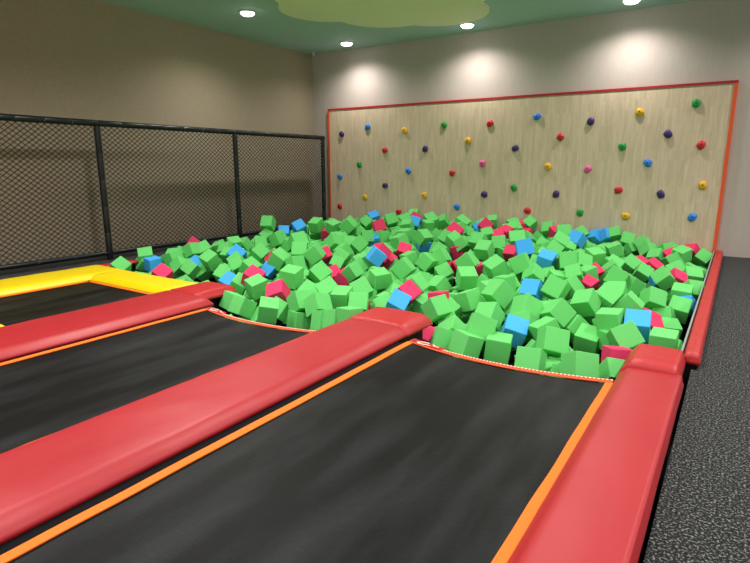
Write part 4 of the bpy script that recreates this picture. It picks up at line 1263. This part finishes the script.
g -0.582 7.164 -0.166 -0.487 -0.695 0.115 -0.515 0.200
s -4.809 9.451 -0.017 0.182 -0.517 0.645 -0.532 0.200
s -3.970 5.224 -0.170 -0.123 0.744 -0.562 0.339 0.200
s -2.272 8.934 -0.007 -0.254 0.581 -0.765 0.111 0.200
s -7.148 8.154 -0.129 0.069 -0.985 0.153 0.034 0.200
s -6.898 8.186 -0.112 0.800 0.489 -0.297 -0.182 0.200
s -0.759 8.066 -0.123 0.126 -0.737 -0.643 0.167 0.200
s -3.821 6.268 -0.067 0.407 0.136 -0.802 -0.416 0.200
s -2.875 9.324 -0.018 0.897 0.146 0.341 0.239 0.200
s -7.144 6.667 -0.163 0.004 -0.726 -0.445 -0.524 0.200
s -5.924 8.794 0.003 -0.398 0.140 -0.315 -0.850 0.200
s -5.139 5.016 -0.133 0.740 0.005 0.632 -0.233 0.200
s -3.472 9.601 -0.016 -0.478 -0.299 0.717 -0.410 0.200
s -3.428 5.825 -0.137 0.754 -0.648 -0.102 -0.037 0.200
s -5.087 7.328 -0.052 0.776 -0.505 -0.220 0.308 0.200
s -5.317 6.416 -0.075 -0.914 0.069 0.376 -0.139 0.200
s -5.599 6.947 -0.065 0.294 -0.103 0.666 0.678 0.200
s -5.786 8.091 -0.030 -0.011 -0.366 -0.931 0.014 0.200
s -6.311 7.348 -0.064 -0.881 0.346 0.303 0.109 0.200
s -6.473 9.337 -0.044 -0.203 0.946 0.058 -0.245 0.200
s -4.778 9.120 0.034 -0.407 -0.021 -0.204 -0.890 0.200
s -7.107 4.975 -0.174 0.673 0.198 0.661 0.266 0.200
g -3.564 5.648 -0.141 0.138 0.088 0.859 0.486 0.200
s -1.341 6.351 -0.131 -0.041 -0.923 -0.331 -0.194 0.200
g -3.194 3.679 -0.204 -0.686 -0.600 -0.046 -0.409 0.200
s -4.022 8.612 -0.014 0.040 -0.144 0.877 0.456 0.200
s -0.696 8.310 -0.093 -0.066 -0.447 -0.607 -0.653 0.200
s -6.480 6.982 -0.087 -0.128 -0.094 -0.372 0.914 0.200
g -0.648 4.865 -0.188 0.592 -0.355 -0.322 -0.648 0.200
s -4.190 5.030 -0.128 0.532 0.591 -0.484 0.366 0.200
s -3.044 9.472 -0.014 0.773 -0.400 -0.106 -0.481 0.200
g -3.443 4.270 -0.172 -0.193 -0.326 -0.797 0.470 0.200
s -4.339 6.370 -0.105 0.240 -0.709 0.643 -0.163 0.200
g -2.667 4.549 -0.185 -0.235 0.626 -0.738 0.087 0.200
s -6.850 7.135 -0.118 0.066 -0.530 -0.579 0.615 0.200
s -1.636 5.700 -0.159 0.592 -0.302 -0.472 0.579 0.200
s -2.984 9.134 0.028 0.182 0.897 0.261 0.307 0.200
s -6.579 5.972 -0.164 0.744 -0.465 0.041 0.478 0.200
s -5.952 6.120 -0.143 0.845 0.421 0.224 0.241 0.200
s -2.100 7.363 -0.067 -0.476 0.211 -0.789 0.326 0.200
s -5.572 5.297 -0.126 -0.392 0.503 0.247 -0.730 0.200
s -5.667 7.377 -0.061 -0.292 -0.673 0.212 0.646 0.200
s -6.285 9.813 -0.044 -0.300 -0.190 -0.736 -0.577 0.200
s -5.417 5.824 -0.129 0.890 0.292 -0.339 -0.091 0.200
s -4.937 8.488 -0.016 -0.225 0.957 0.052 0.178 0.200
s -4.971 6.006 -0.120 0.251 -0.530 -0.634 -0.504 0.200
s -2.089 7.909 -0.008 -0.040 -0.573 -0.818 0.024 0.200
s -6.421 8.109 -0.057 0.116 0.558 -0.754 -0.325 0.200
s -4.636 10.130 0.028 -0.594 -0.543 -0.426 0.414 0.200
s -4.463 4.521 -0.183 0.319 0.486 0.348 -0.735 0.200
s -1.386 5.186 -0.187 0.106 0.144 0.061 -0.982 0.200
s -5.284 9.516 0.005 -0.135 0.465 -0.871 0.085 0.200
s -1.699 6.347 -0.126 0.252 0.555 0.449 0.653 0.200
s -2.093 10.047 -0.017 0.045 -0.275 -0.649 -0.708 0.200
g -1.718 3.788 -0.213 -0.426 0.055 0.393 -0.813 0.200
s -5.572 7.892 0.031 -0.860 0.146 0.258 0.414 0.200
s -2.905 9.710 -0.004 -0.497 -0.693 0.180 -0.490 0.200
s -6.319 6.708 -0.108 -0.022 0.985 0.164 -0.058 0.200
g -4.238 3.630 -0.197 0.067 0.439 -0.602 -0.664 0.200
s -1.258 4.795 -0.163 0.765 0.315 -0.030 0.561 0.200
s -7.269 6.014 -0.168 0.027 -0.204 -0.052 -0.977 0.200
s -6.521 8.758 -0.072 0.333 0.234 0.503 -0.763 0.200
s -5.908 4.467 -0.167 -0.223 0.818 0.439 0.297 0.200
s -1.563 8.277 0.018 0.084 -0.385 0.895 -0.210 0.200
s -1.485 5.791 -0.117 0.557 -0.029 0.202 0.805 0.200
s -2.066 5.811 -0.115 0.565 0.436 -0.034 -0.700 0.200
s -2.775 9.933 -0.007 0.042 0.650 0.234 -0.722 0.200
s -4.895 5.238 -0.134 -0.435 -0.435 0.207 0.761 0.200
s -1.645 9.966 0.017 0.383 0.876 0.215 0.200 0.200
s -6.271 7.889 -0.078 0.233 -0.012 -0.944 -0.231 0.200
s -3.112 7.364 -0.043 -0.690 0.706 -0.115 0.112 0.200
s -4.618 5.163 -0.140 0.550 0.559 0.251 0.568 0.200
s -6.242 9.099 -0.037 0.919 0.171 -0.319 0.155 0.200
s -1.992 6.450 -0.046 0.628 0.680 -0.071 0.371 0.200
s -4.812 5.826 -0.118 -0.495 -0.526 -0.577 -0.380 0.200
s -6.124 9.512 -0.035 0.675 -0.313 -0.310 -0.592 0.200
s -0.738 5.262 -0.181 -0.476 -0.322 -0.817 0.050 0.200
s -7.116 4.522 -0.207 -0.501 -0.844 -0.187 -0.029 0.200
s -3.167 8.167 -0.011 -0.132 0.609 -0.520 0.584 0.200
s -4.873 7.123 -0.036 0.421 0.322 0.463 0.710 0.200
s -4.077 6.361 -0.109 0.275 0.486 0.211 -0.802 0.200
s -2.949 6.938 -0.080 0.596 0.161 0.674 0.405 0.200
s -6.501 7.339 -0.103 0.708 -0.107 0.364 -0.595 0.200
s -4.140 7.291 -0.062 0.630 -0.608 -0.216 -0.433 0.200
s -1.038 9.008 -0.064 -0.722 -0.092 -0.673 0.128 0.200
g -2.729 5.974 -0.111 0.135 -0.161 -0.022 0.977 0.200
s -3.845 5.708 -0.148 0.195 0.363 -0.700 0.584 0.200
s -1.018 9.726 -0.087 0.008 -0.599 -0.533 0.598 0.200
s -2.738 8.556 -0.022 0.632 0.319 0.690 -0.150 0.200
s -5.081 6.890 -0.054 -0.362 0.160 -0.469 0.789 0.200
s -1.801 9.425 0.050 0.222 -0.410 -0.458 -0.757 0.200
s -2.249 7.230 -0.057 0.380 -0.562 -0.148 -0.719 0.200
g -0.592 7.814 -0.162 -0.006 -0.187 0.323 0.928 0.200
s -4.288 5.216 -0.186 0.150 0.595 -0.788 -0.054 0.200
g -0.497 5.321 -0.210 -0.308 0.022 0.031 0.951 0.200
s -3.822 8.819 -0.002 -0.037 -0.759 0.397 -0.515 0.200
s -3.650 7.453 -0.038 0.336 0.738 -0.430 -0.397 0.200
g -1.664 5.149 -0.194 0.301 0.311 -0.757 0.488 0.200
s -5.840 9.493 0.049 0.319 0.689 0.637 0.136 0.200
s -4.960 9.687 0.001 -0.579 -0.423 -0.648 0.255 0.200
s -1.474 10.063 -0.052 -0.661 -0.557 -0.316 -0.391 0.200
s -5.711 9.309 0.053 0.360 -0.431 -0.826 -0.057 0.200
s -4.554 6.866 -0.067 -0.559 0.561 -0.569 0.222 0.200
s -3.275 9.173 -0.012 0.729 -0.184 -0.081 -0.654 0.200
s -7.029 6.050 -0.181 -0.762 -0.576 -0.047 -0.293 0.200
s -2.284 4.554 -0.192 -0.294 0.160 -0.050 -0.941 0.200
s -1.464 7.838 -0.049 0.578 -0.172 -0.778 -0.178 0.200
g -6.343 4.688 -0.211 -0.077 0.873 -0.334 0.346 0.200
s -3.794 7.225 -0.077 -0.343 -0.416 -0.553 0.635 0.200
s -4.024 8.984 0.013 0.479 0.161 0.259 0.823 0.200
g -5.294 4.440 -0.213 -0.316 0.895 -0.315 0.002 0.200
g -2.942 4.623 -0.173 0.349 -0.693 -0.533 -0.338 0.200
s -7.064 9.521 -0.046 0.262 0.153 -0.744 0.595 0.200
s -3.480 9.294 -0.000 0.964 0.184 -0.182 0.063 0.200
s -6.661 6.287 -0.147 -0.437 -0.640 0.564 0.285 0.200
s -2.440 9.957 -0.017 -0.373 0.459 0.704 -0.392 0.200
s -2.605 7.883 0.004 -0.684 -0.509 -0.470 0.229 0.200
s -6.006 5.576 -0.168 0.404 0.733 0.073 0.542 0.200
s -2.258 7.572 -0.054 -0.358 -0.160 0.759 0.521 0.200
s -3.046 5.697 -0.117 0.513 0.406 -0.429 -0.623 0.200
s -2.960 4.829 -0.205 0.118 -0.371 -0.705 -0.593 0.200
s -7.273 10.081 -0.106 0.818 -0.143 0.121 0.544 0.200
s -5.069 5.466 -0.101 0.517 0.834 -0.169 -0.095 0.200
s -6.276 9.326 -0.047 -0.811 -0.580 0.033 0.068 0.200
s -3.802 6.651 -0.100 -0.054 0.733 -0.393 -0.553 0.200
s -4.269 6.966 -0.050 0.188 0.845 0.144 -0.479 0.200
s -6.327 8.587 -0.013 -0.771 -0.016 -0.630 0.091 0.200
g -5.737 4.475 -0.208 -0.565 -0.684 -0.249 -0.388 0.200
s -1.825 8.930 -0.002 0.141 0.578 -0.419 -0.686 0.200
s -3.606 8.949 -0.006 -0.446 0.051 0.868 -0.214 0.200
s -0.954 6.360 -0.111 -0.781 -0.319 0.158 -0.512 0.200
s -5.272 7.610 -0.043 0.125 0.160 0.511 0.835 0.200
s -7.224 6.252 -0.157 0.831 0.526 -0.164 0.077 0.200
s -3.621 5.252 -0.179 -0.226 0.345 0.907 -0.081 0.200
s -6.764 8.913 -0.089 0.182 0.379 -0.512 0.749 0.200
g -1.266 4.298 -0.189 -0.436 0.320 -0.545 0.641 0.200
g -3.536 6.882 -0.080 0.256 0.085 0.926 0.264 0.200
s -6.399 5.412 -0.121 -0.320 0.747 0.151 -0.563 0.200
s -5.287 9.874 0.030 0.243 0.779 -0.476 0.327 0.200
s -0.651 5.569 -0.180 0.459 -0.039 0.820 0.339 0.200
s -4.000 4.737 -0.181 0.544 0.821 0.109 0.132 0.200
s -2.077 9.049 0.047 0.517 0.251 0.724 -0.382 0.200
s -2.927 8.721 0.019 0.711 -0.260 0.472 -0.452 0.200
g -1.017 4.483 -0.199 0.248 -0.895 -0.194 -0.318 0.200
s -1.442 5.378 -0.118 -0.236 0.409 0.861 0.188 0.200
g -4.597 4.244 -0.203 -0.670 0.314 -0.590 -0.324 0.200
s -1.698 6.562 -0.055 -0.022 0.622 -0.683 -0.383 0.200
s -4.549 8.607 0.013 0.290 0.715 0.188 0.607 0.200
s -4.574 9.738 -0.010 0.236 0.967 -0.020 -0.089 0.200
s -5.203 5.587 -0.121 0.789 -0.563 0.083 -0.231 0.200
s -1.193 9.167 -0.081 0.781 -0.563 -0.271 -0.018 0.200
s -0.966 7.364 -0.079 -0.411 -0.529 -0.324 0.669 0.200
s -4.357 8.420 0.008 -0.439 -0.382 0.672 -0.457 0.200
s -1.099 10.155 -0.075 -0.339 -0.245 0.678 -0.605 0.200
s -1.736 8.395 -0.025 0.545 0.783 0.108 -0.281 0.200
s -1.173 8.821 -0.008 -0.513 0.211 -0.171 -0.814 0.200
s -1.973 4.672 -0.160 -0.281 -0.214 0.341 -0.871 0.200
s -2.781 8.965 0.011 -0.528 -0.232 -0.761 -0.296 0.200
s -2.199 9.202 0.021 -0.022 -0.756 -0.632 0.168 0.200
s -0.638 6.098 -0.147 -0.640 0.735 0.117 -0.192 0.200
s -4.852 9.844 0.030 0.117 0.827 -0.198 0.512 0.200
s -4.720 6.692 -0.096 0.404 -0.182 0.827 0.345 0.200
s -4.491 9.969 0.015 -0.665 0.369 0.380 0.526 0.200
s -1.719 9.597 0.033 0.284 0.199 -0.619 -0.705 0.200
s -5.712 9.757 -0.019 -0.643 0.261 -0.449 -0.563 0.200
s -1.877 10.198 -0.004 0.375 -0.727 0.572 0.056 0.200
s -6.835 6.613 -0.117 0.782 -0.597 -0.058 -0.168 0.200
s -2.245 7.792 -0.040 -0.978 0.086 0.037 -0.185 0.200
s -2.169 4.723 -0.194 -0.381 -0.361 0.496 0.691 0.200
s -5.252 7.159 -0.077 -0.547 0.771 0.082 -0.316 0.200
g -2.996 5.038 -0.163 -0.202 0.586 -0.764 -0.181 0.200
s -0.548 9.132 -0.102 -0.956 0.207 -0.089 -0.191 0.200
s -2.778 10.174 0.043 0.383 -0.289 -0.085 -0.873 0.200
s -6.184 7.555 -0.084 -0.010 0.097 0.713 -0.695 0.200
s -4.448 6.527 -0.078 0.373 -0.685 0.324 0.535 0.200
g -1.868 4.273 -0.208 0.822 0.569 -0.001 -0.016 0.200
s -3.384 7.686 -0.033 0.949 0.252 0.153 -0.107 0.200
s -5.101 9.319 0.045 -0.077 -0.281 0.835 -0.467 0.200
s -6.310 5.628 -0.108 -0.227 0.937 0.011 0.265 0.200
g -4.225 4.127 -0.205 -0.491 -0.614 -0.618 0.013 0.200
s -5.132 10.017 0.019 -0.779 -0.581 0.079 0.223 0.200
s -0.635 8.527 -0.105 -0.321 0.365 0.065 -0.871 0.200
s -6.119 5.266 -0.133 0.211 0.072 0.001 0.975 0.200
s -1.318 10.185 -0.001 -0.390 -0.454 -0.726 0.338 0.200
s -6.058 8.459 -0.027 -0.609 0.537 -0.318 0.489 0.200
s -0.363 9.160 -0.159 -0.629 0.646 0.254 0.350 0.200
s -6.872 10.191 -0.087 0.132 -0.470 -0.679 -0.548 0.200
s -5.396 10.190 -0.015 0.560 0.122 -0.558 0.600 0.200
s -0.973 6.899 -0.134 0.692 -0.092 -0.066 0.712 0.200
g -4.031 3.619 -0.211 -0.625 0.117 0.718 -0.283 0.200
s -6.582 7.773 -0.064 -0.185 0.450 -0.350 -0.800 0.200
s -2.518 8.597 -0.006 0.506 0.229 -0.320 0.767 0.200
s -6.509 9.791 -0.051 0.071 0.465 0.425 0.774 0.200
s -0.689 6.996 -0.150 -0.280 0.870 -0.070 0.400 0.200
s -0.753 6.428 -0.159 -0.663 0.173 0.313 -0.658 0.200
s -1.629 9.814 -0.035 0.423 -0.239 -0.846 0.220 0.200
s -7.280 9.470 -0.114 -0.153 0.155 -0.562 -0.798 0.200
g -3.236 4.405 -0.173 -0.018 0.649 0.323 -0.689 0.200
s -4.041 7.605 -0.028 0.199 -0.695 0.305 0.620 0.200
s -5.721 10.062 0.041 0.734 -0.097 0.672 0.007 0.200
s -7.014 8.380 -0.053 -0.304 0.392 -0.254 -0.830 0.200
s -2.311 8.299 0.028 -0.488 0.393 -0.451 0.636 0.200
s -3.581 6.345 -0.128 0.315 0.553 0.492 0.594 0.200
s -1.804 9.901 -0.003 0.424 -0.116 0.408 -0.800 0.200
s -2.096 8.588 -0.015 -0.024 -0.314 0.744 -0.589 0.200
s -4.659 9.551 -0.000 0.424 0.762 0.490 0.014 0.200
s -3.336 6.743 -0.028 -0.952 -0.129 0.081 -0.267 0.200
g -1.968 3.775 -0.219 0.487 0.722 0.198 -0.450 0.200
s -6.263 6.530 -0.080 0.841 0.127 -0.088 -0.519 0.200
s -4.035 9.651 0.002 0.303 -0.221 0.789 0.486 0.200
g -1.323 4.544 -0.190 -0.009 0.865 0.243 0.439 0.200
s -1.893 7.533 -0.037 0.940 0.273 0.187 0.087 0.200
s -2.663 7.640 -0.051 0.576 0.706 0.213 -0.352 0.200
s -3.206 9.362 0.015 0.980 -0.142 -0.022 0.137 0.200
g -0.363 10.181 -0.176 -0.832 -0.341 0.407 0.160 0.200
s -5.372 5.213 -0.182 -0.608 0.571 0.096 -0.542 0.200
s -0.973 6.074 -0.146 0.455 -0.006 -0.710 -0.537 0.200
g -1.333 3.771 -0.213 0.353 0.610 0.230 0.671 0.200
g -4.620 6.380 -0.102 -0.429 -0.661 0.603 -0.127 0.200
s -2.648 5.679 -0.153 -0.047 0.950 0.082 -0.296 0.200
s -5.056 6.441 -0.110 -0.276 -0.033 0.234 -0.932 0.200
s -0.519 9.484 -0.160 0.027 -0.214 -0.609 0.764 0.200
s -3.755 9.175 -0.015 0.941 -0.215 -0.237 0.112 0.200
s -5.486 9.186 -0.003 -0.806 0.335 -0.368 -0.321 0.200
g -6.137 4.580 -0.160 0.469 -0.019 0.739 -0.484 0.200
s -5.336 8.694 0.000 -0.790 0.460 -0.319 -0.251 0.200
s -6.347 5.849 -0.109 -0.436 -0.509 -0.703 -0.238 0.200
s -3.394 5.303 -0.185 -0.936 -0.202 -0.044 0.285 0.200
s -6.650 7.191 -0.120 0.555 -0.733 -0.030 -0.392 0.200
s -4.360 9.061 0.004 -0.392 -0.475 -0.728 -0.301 0.200
s -1.348 6.592 -0.125 0.104 0.878 0.463 -0.060 0.200
s -2.085 9.634 0.038 -0.975 -0.037 0.219 0.025 0.200
s -3.187 9.984 -0.007 0.336 0.672 0.308 -0.583 0.200
s -7.223 5.663 -0.194 -0.919 -0.288 0.233 0.131 0.200
s -1.715 7.072 -0.017 0.146 0.226 -0.667 -0.694 0.200
s -4.781 7.345 -0.061 0.075 0.448 -0.219 0.863 0.200
g -6.964 4.249 -0.207 0.223 -0.597 0.762 0.112 0.200
s -6.300 7.032 -0.081 0.431 0.417 -0.797 -0.072 0.200
s -3.535 4.669 -0.174 0.527 0.499 -0.670 0.154 0.200
s -3.088 7.840 -0.036 -0.348 0.883 -0.310 0.051 0.200
s -5.573 7.169 -0.060 -0.479 -0.404 -0.741 -0.241 0.200
s -3.158 8.386 -0.025 -0.190 0.916 0.314 -0.165 0.200
s -0.362 8.954 -0.162 -0.955 -0.297 -0.027 0.006 0.200
s -3.516 8.624 0.036 0.209 0.360 -0.307 -0.856 0.200
s -4.182 9.442 0.001 -0.428 0.823 -0.370 0.052 0.200
s -4.327 4.694 -0.170 0.144 0.222 -0.964 0.020 0.200
s -1.991 5.518 -0.140 -0.281 0.487 0.245 -0.790 0.200
s -4.375 9.775 0.015 0.465 0.455 0.596 -0.470 0.200
s -1.798 4.591 -0.193 0.289 0.952 0.089 0.043 0.200
s -3.930 8.231 0.041 -0.600 -0.080 0.620 0.500 0.200
s -6.569 6.760 -0.137 0.174 -0.500 -0.319 0.786 0.200
s -3.473 9.796 0.043 -0.766 0.314 -0.367 -0.424 0.200
g -1.144 4.192 -0.191 0.833 0.036 -0.034 0.551 0.200
s -4.628 8.813 0.019 -0.536 0.414 0.714 -0.179 0.200
s -4.762 8.079 -0.028 0.326 0.201 -0.920 0.087 0.200
s -3.197 8.997 0.020 -0.420 0.538 -0.597 0.422 0.200
s -0.606 6.595 -0.161 -0.847 -0.049 0.326 -0.418 0.200
s -3.704 9.850 0.019 -0.964 -0.167 -0.095 -0.184 0.200
s -5.883 5.838 -0.156 -0.557 -0.772 0.146 0.269 0.200
g -0.353 9.587 -0.183 -0.329 -0.688 0.135 -0.633 0.200
s -7.005 6.991 -0.109 -0.516 0.034 -0.013 0.856 0.200
s -1.657 6.020 -0.149 -0.501 0.332 -0.259 -0.756 0.200
s -1.408 5.981 -0.152 -0.288 0.533 0.281 -0.744 0.200
s -2.712 7.449 -0.063 -0.609 -0.197 0.698 0.322 0.200
s -5.486 8.880 0.028 -0.062 -0.343 0.843 -0.409 0.200
s -4.967 8.317 0.002 -0.107 0.983 0.001 0.147 0.200
s -5.585 9.597 -0.009 -0.444 -0.707 0.229 0.500 0.200
s -5.167 8.134 -0.035 0.917 -0.076 0.018 0.392 0.200
s -5.944 7.723 -0.058 0.398 -0.359 0.254 0.805 0.200
s -7.015 4.714 -0.194 0.202 0.716 0.448 -0.496 0.200
s -4.451 10.148 -0.007 -0.385 -0.683 -0.555 0.277 0.200
s -2.404 6.289 -0.115 0.669 -0.661 0.139 0.310 0.200
s -2.400 8.771 0.013 0.116 -0.359 0.769 0.516 0.200
s -3.841 4.881 -0.201 -0.016 0.580 -0.786 0.213 0.200
g -2.634 6.725 -0.064 0.207 0.879 -0.369 -0.219 0.200
s -6.624 7.993 -0.098 0.598 0.003 -0.239 0.765 0.200
s -3.344 10.193 0.008 -0.635 0.599 0.393 0.288 0.200
s -3.972 6.849 -0.074 0.526 0.058 -0.701 -0.478 0.200
s -1.373 4.976 -0.201 -0.181 0.868 -0.425 -0.181 0.200
g -0.525 4.648 -0.183 -0.933 0.155 0.046 -0.322 0.200
g -0.354 4.944 -0.178 0.213 0.671 -0.594 -0.389 0.200
s -6.215 5.441 -0.169 -0.839 0.158 -0.075 -0.516 0.200
s -0.681 9.875 -0.137 0.291 -0.169 0.932 -0.135 0.200
s -2.730 8.121 0.021 0.411 0.506 0.738 -0.174 0.200
s -2.252 6.850 -0.053 -0.648 0.695 0.035 -0.309 0.200
s -6.912 7.512 -0.127 -0.644 -0.459 -0.612 0.001 0.200
s -2.706 9.494 -0.018 0.136 -0.223 -0.773 -0.577 0.200"""
def cube_bm(bev=.007):
    bm = bmesh.new(); bmesh.ops.create_cube(bm, size=.2)
    bmesh.ops.bevel(bm, geom=list(bm.edges), offset=bev, segments=2, affect='EDGES', profile=.6)
    return bm
meshes = {}
for k, m in (('g', M_g), ('b', M_b), ('p', M_p)):
    bm = cube_bm(); me = bpy.data.meshes.new('foam_cube'); bm.to_mesh(me); bm.free(); me.materials.append(m); meshes[k] = me
cubes = []; stuff = []
for l in DATA.strip().split('\n'):
    q = l.split(); v = [float(a) for a in q[1:]]
    c = Vector(v[:3]); R = Quaternion(v[3:7]).normalized(); s = v[7]/.2
    (stuff if q[0] == 's' else cubes).append((q[0], c, R, s))
def scr(c):
    q = c-Vector((0, 0, H_CAM)); w = q.dot(Fv); return 375+FPX*q.dot(Rv)/w, 281.5-FPX*q.dot(Uv)/w
def region(c):
    row = 'front' if c.y < 5.3 else ('middle' if c.y < 7.3 else 'back')
    colm = 0 if c.x < -5.6 else (1 if c.x < -4.2 else (2 if c.x < -2.6 else (3 if c.x < -1.2 else 4)))
    return row, colm
CT = ['fence side', 'left of centre', 'centre', 'right of centre', 'right edge']
CN = dict(g='green', b='blue', p='pink')
regs = {}
for cu in cubes: regs.setdefault((cu[0],)+region(cu[1]), []).append(cu)
labels = {}
for (k, row, cm), L in regs.items():
    L.sort(key=lambda u: scr(u[1])[0])
    for n, u in enumerate(L):
        where = '%s of the pit, %s' % (row, CT[cm])
        if k == 'g': labels[id(u)] = ('green foam cube amid other green ones, %s' % where, 'green foam cubes, '+where)
        elif len(L) == 1: labels[id(u)] = ('only %s foam cube in the %s' % (CN[k], where), CN[k]+' foam cubes in the pit')
        else:
            o = 'leftmost' if n == 0 else ('rightmost' if n == len(L)-1 else ORD[n])
            fl = ' from the left' if 0 < n < len(L)-1 else ''
            labels[id(u)] = ('%s %s foam cube%s, %s' % (o, CN[k], fl, where), CN[k]+' foam cubes in the pit')
# green cubes right next to a blue or pink one are told apart by it
taken = set()
gl = [u for u in cubes if u[0] == 'g']
for u in [u for u in cubes if u[0] != 'g']:
    ux, uy = scr(u[1]); base = labels[id(u)][0].replace('foam cube', 'cube').replace('only ', '').replace(' from the left', '').replace(' of the pit', '').replace(' in the', ',')
    for word, ok in (('left of', lambda dx, dy: dx < 0 and abs(dy) < -dx), ('right of', lambda dx, dy: dx > 0 and abs(dy) < dx), ('in front of', lambda dx, dy: dy > 0 and abs(dx) < dy), ('behind', lambda dx, dy: dy < 0 and abs(dx) < -dy)):
        best = None
        for g in gl:
            if id(g) in taken: continue
            gx, gy = scr(g[1]); dx, dy = gx-ux, gy-uy; d = math.hypot(dx, dy)
            if ok(dx, dy) and d < 24 and (best is None or d < best[0]): best = (d, g)
        if best:
            g = best[1]; taken.add(id(g))
            labels[id(g)] = ('green foam cube just %s the %s' % (word, base), 'green foam cubes beside blue or pink ones')
for u in cubes:
    o = bpy.data.objects.new('foam_cube', meshes[u[0]]); COL.objects.link(o)
    o.location = u[1]; o.rotation_mode = 'QUATERNION'; o.rotation_quaternion = u[2]; o.scale = (u[3],)*3
    lab, grp = labels[id(u)]; tag(o, lab, 'foam cube', grp)
bm = bmesh.new()
src = cube_bm()
me = bpy.data.meshes.new('tmp'); src.to_mesh(me); src.free()
for _, c, R, s in stuff:
    n0 = len(bm.verts); bm.from_mesh(me); bm.verts.ensure_lookup_table()
    X = Matrix.Translation(c) @ R.to_matrix().to_4x4() @ Matrix.Scale(s, 4)
    for v in bm.verts[n0:]: v.co = X @ v.co
o = obj('foam_cubes', bm, M_gs); o['kind'] = 'stuff'
tag(o, 'deeper green foam cubes showing only in the gaps of the heap', 'foam cubes')

# ------------------------------------------------------------ camera
cam = bpy.data.cameras.new('camera'); co = bpy.data.objects.new('camera', cam); COL.objects.link(co)
cam.sensor_fit = 'HORIZONTAL'; cam.sensor_width = 36; cam.lens = FPX/750*36; cam.clip_start = .05; cam.clip_end = 60
Rm = Matrix((Rv, Uv, -Fv)).transposed().to_4x4(); co.matrix_world = Matrix.Translation((0, 0, H_CAM)) @ Rm
scene.camera = co
scene.view_settings.view_transform = 'Standard'; scene.view_settings.look = 'None'
scene.view_settings.exposure = 0; scene.view_settings.gamma = 1
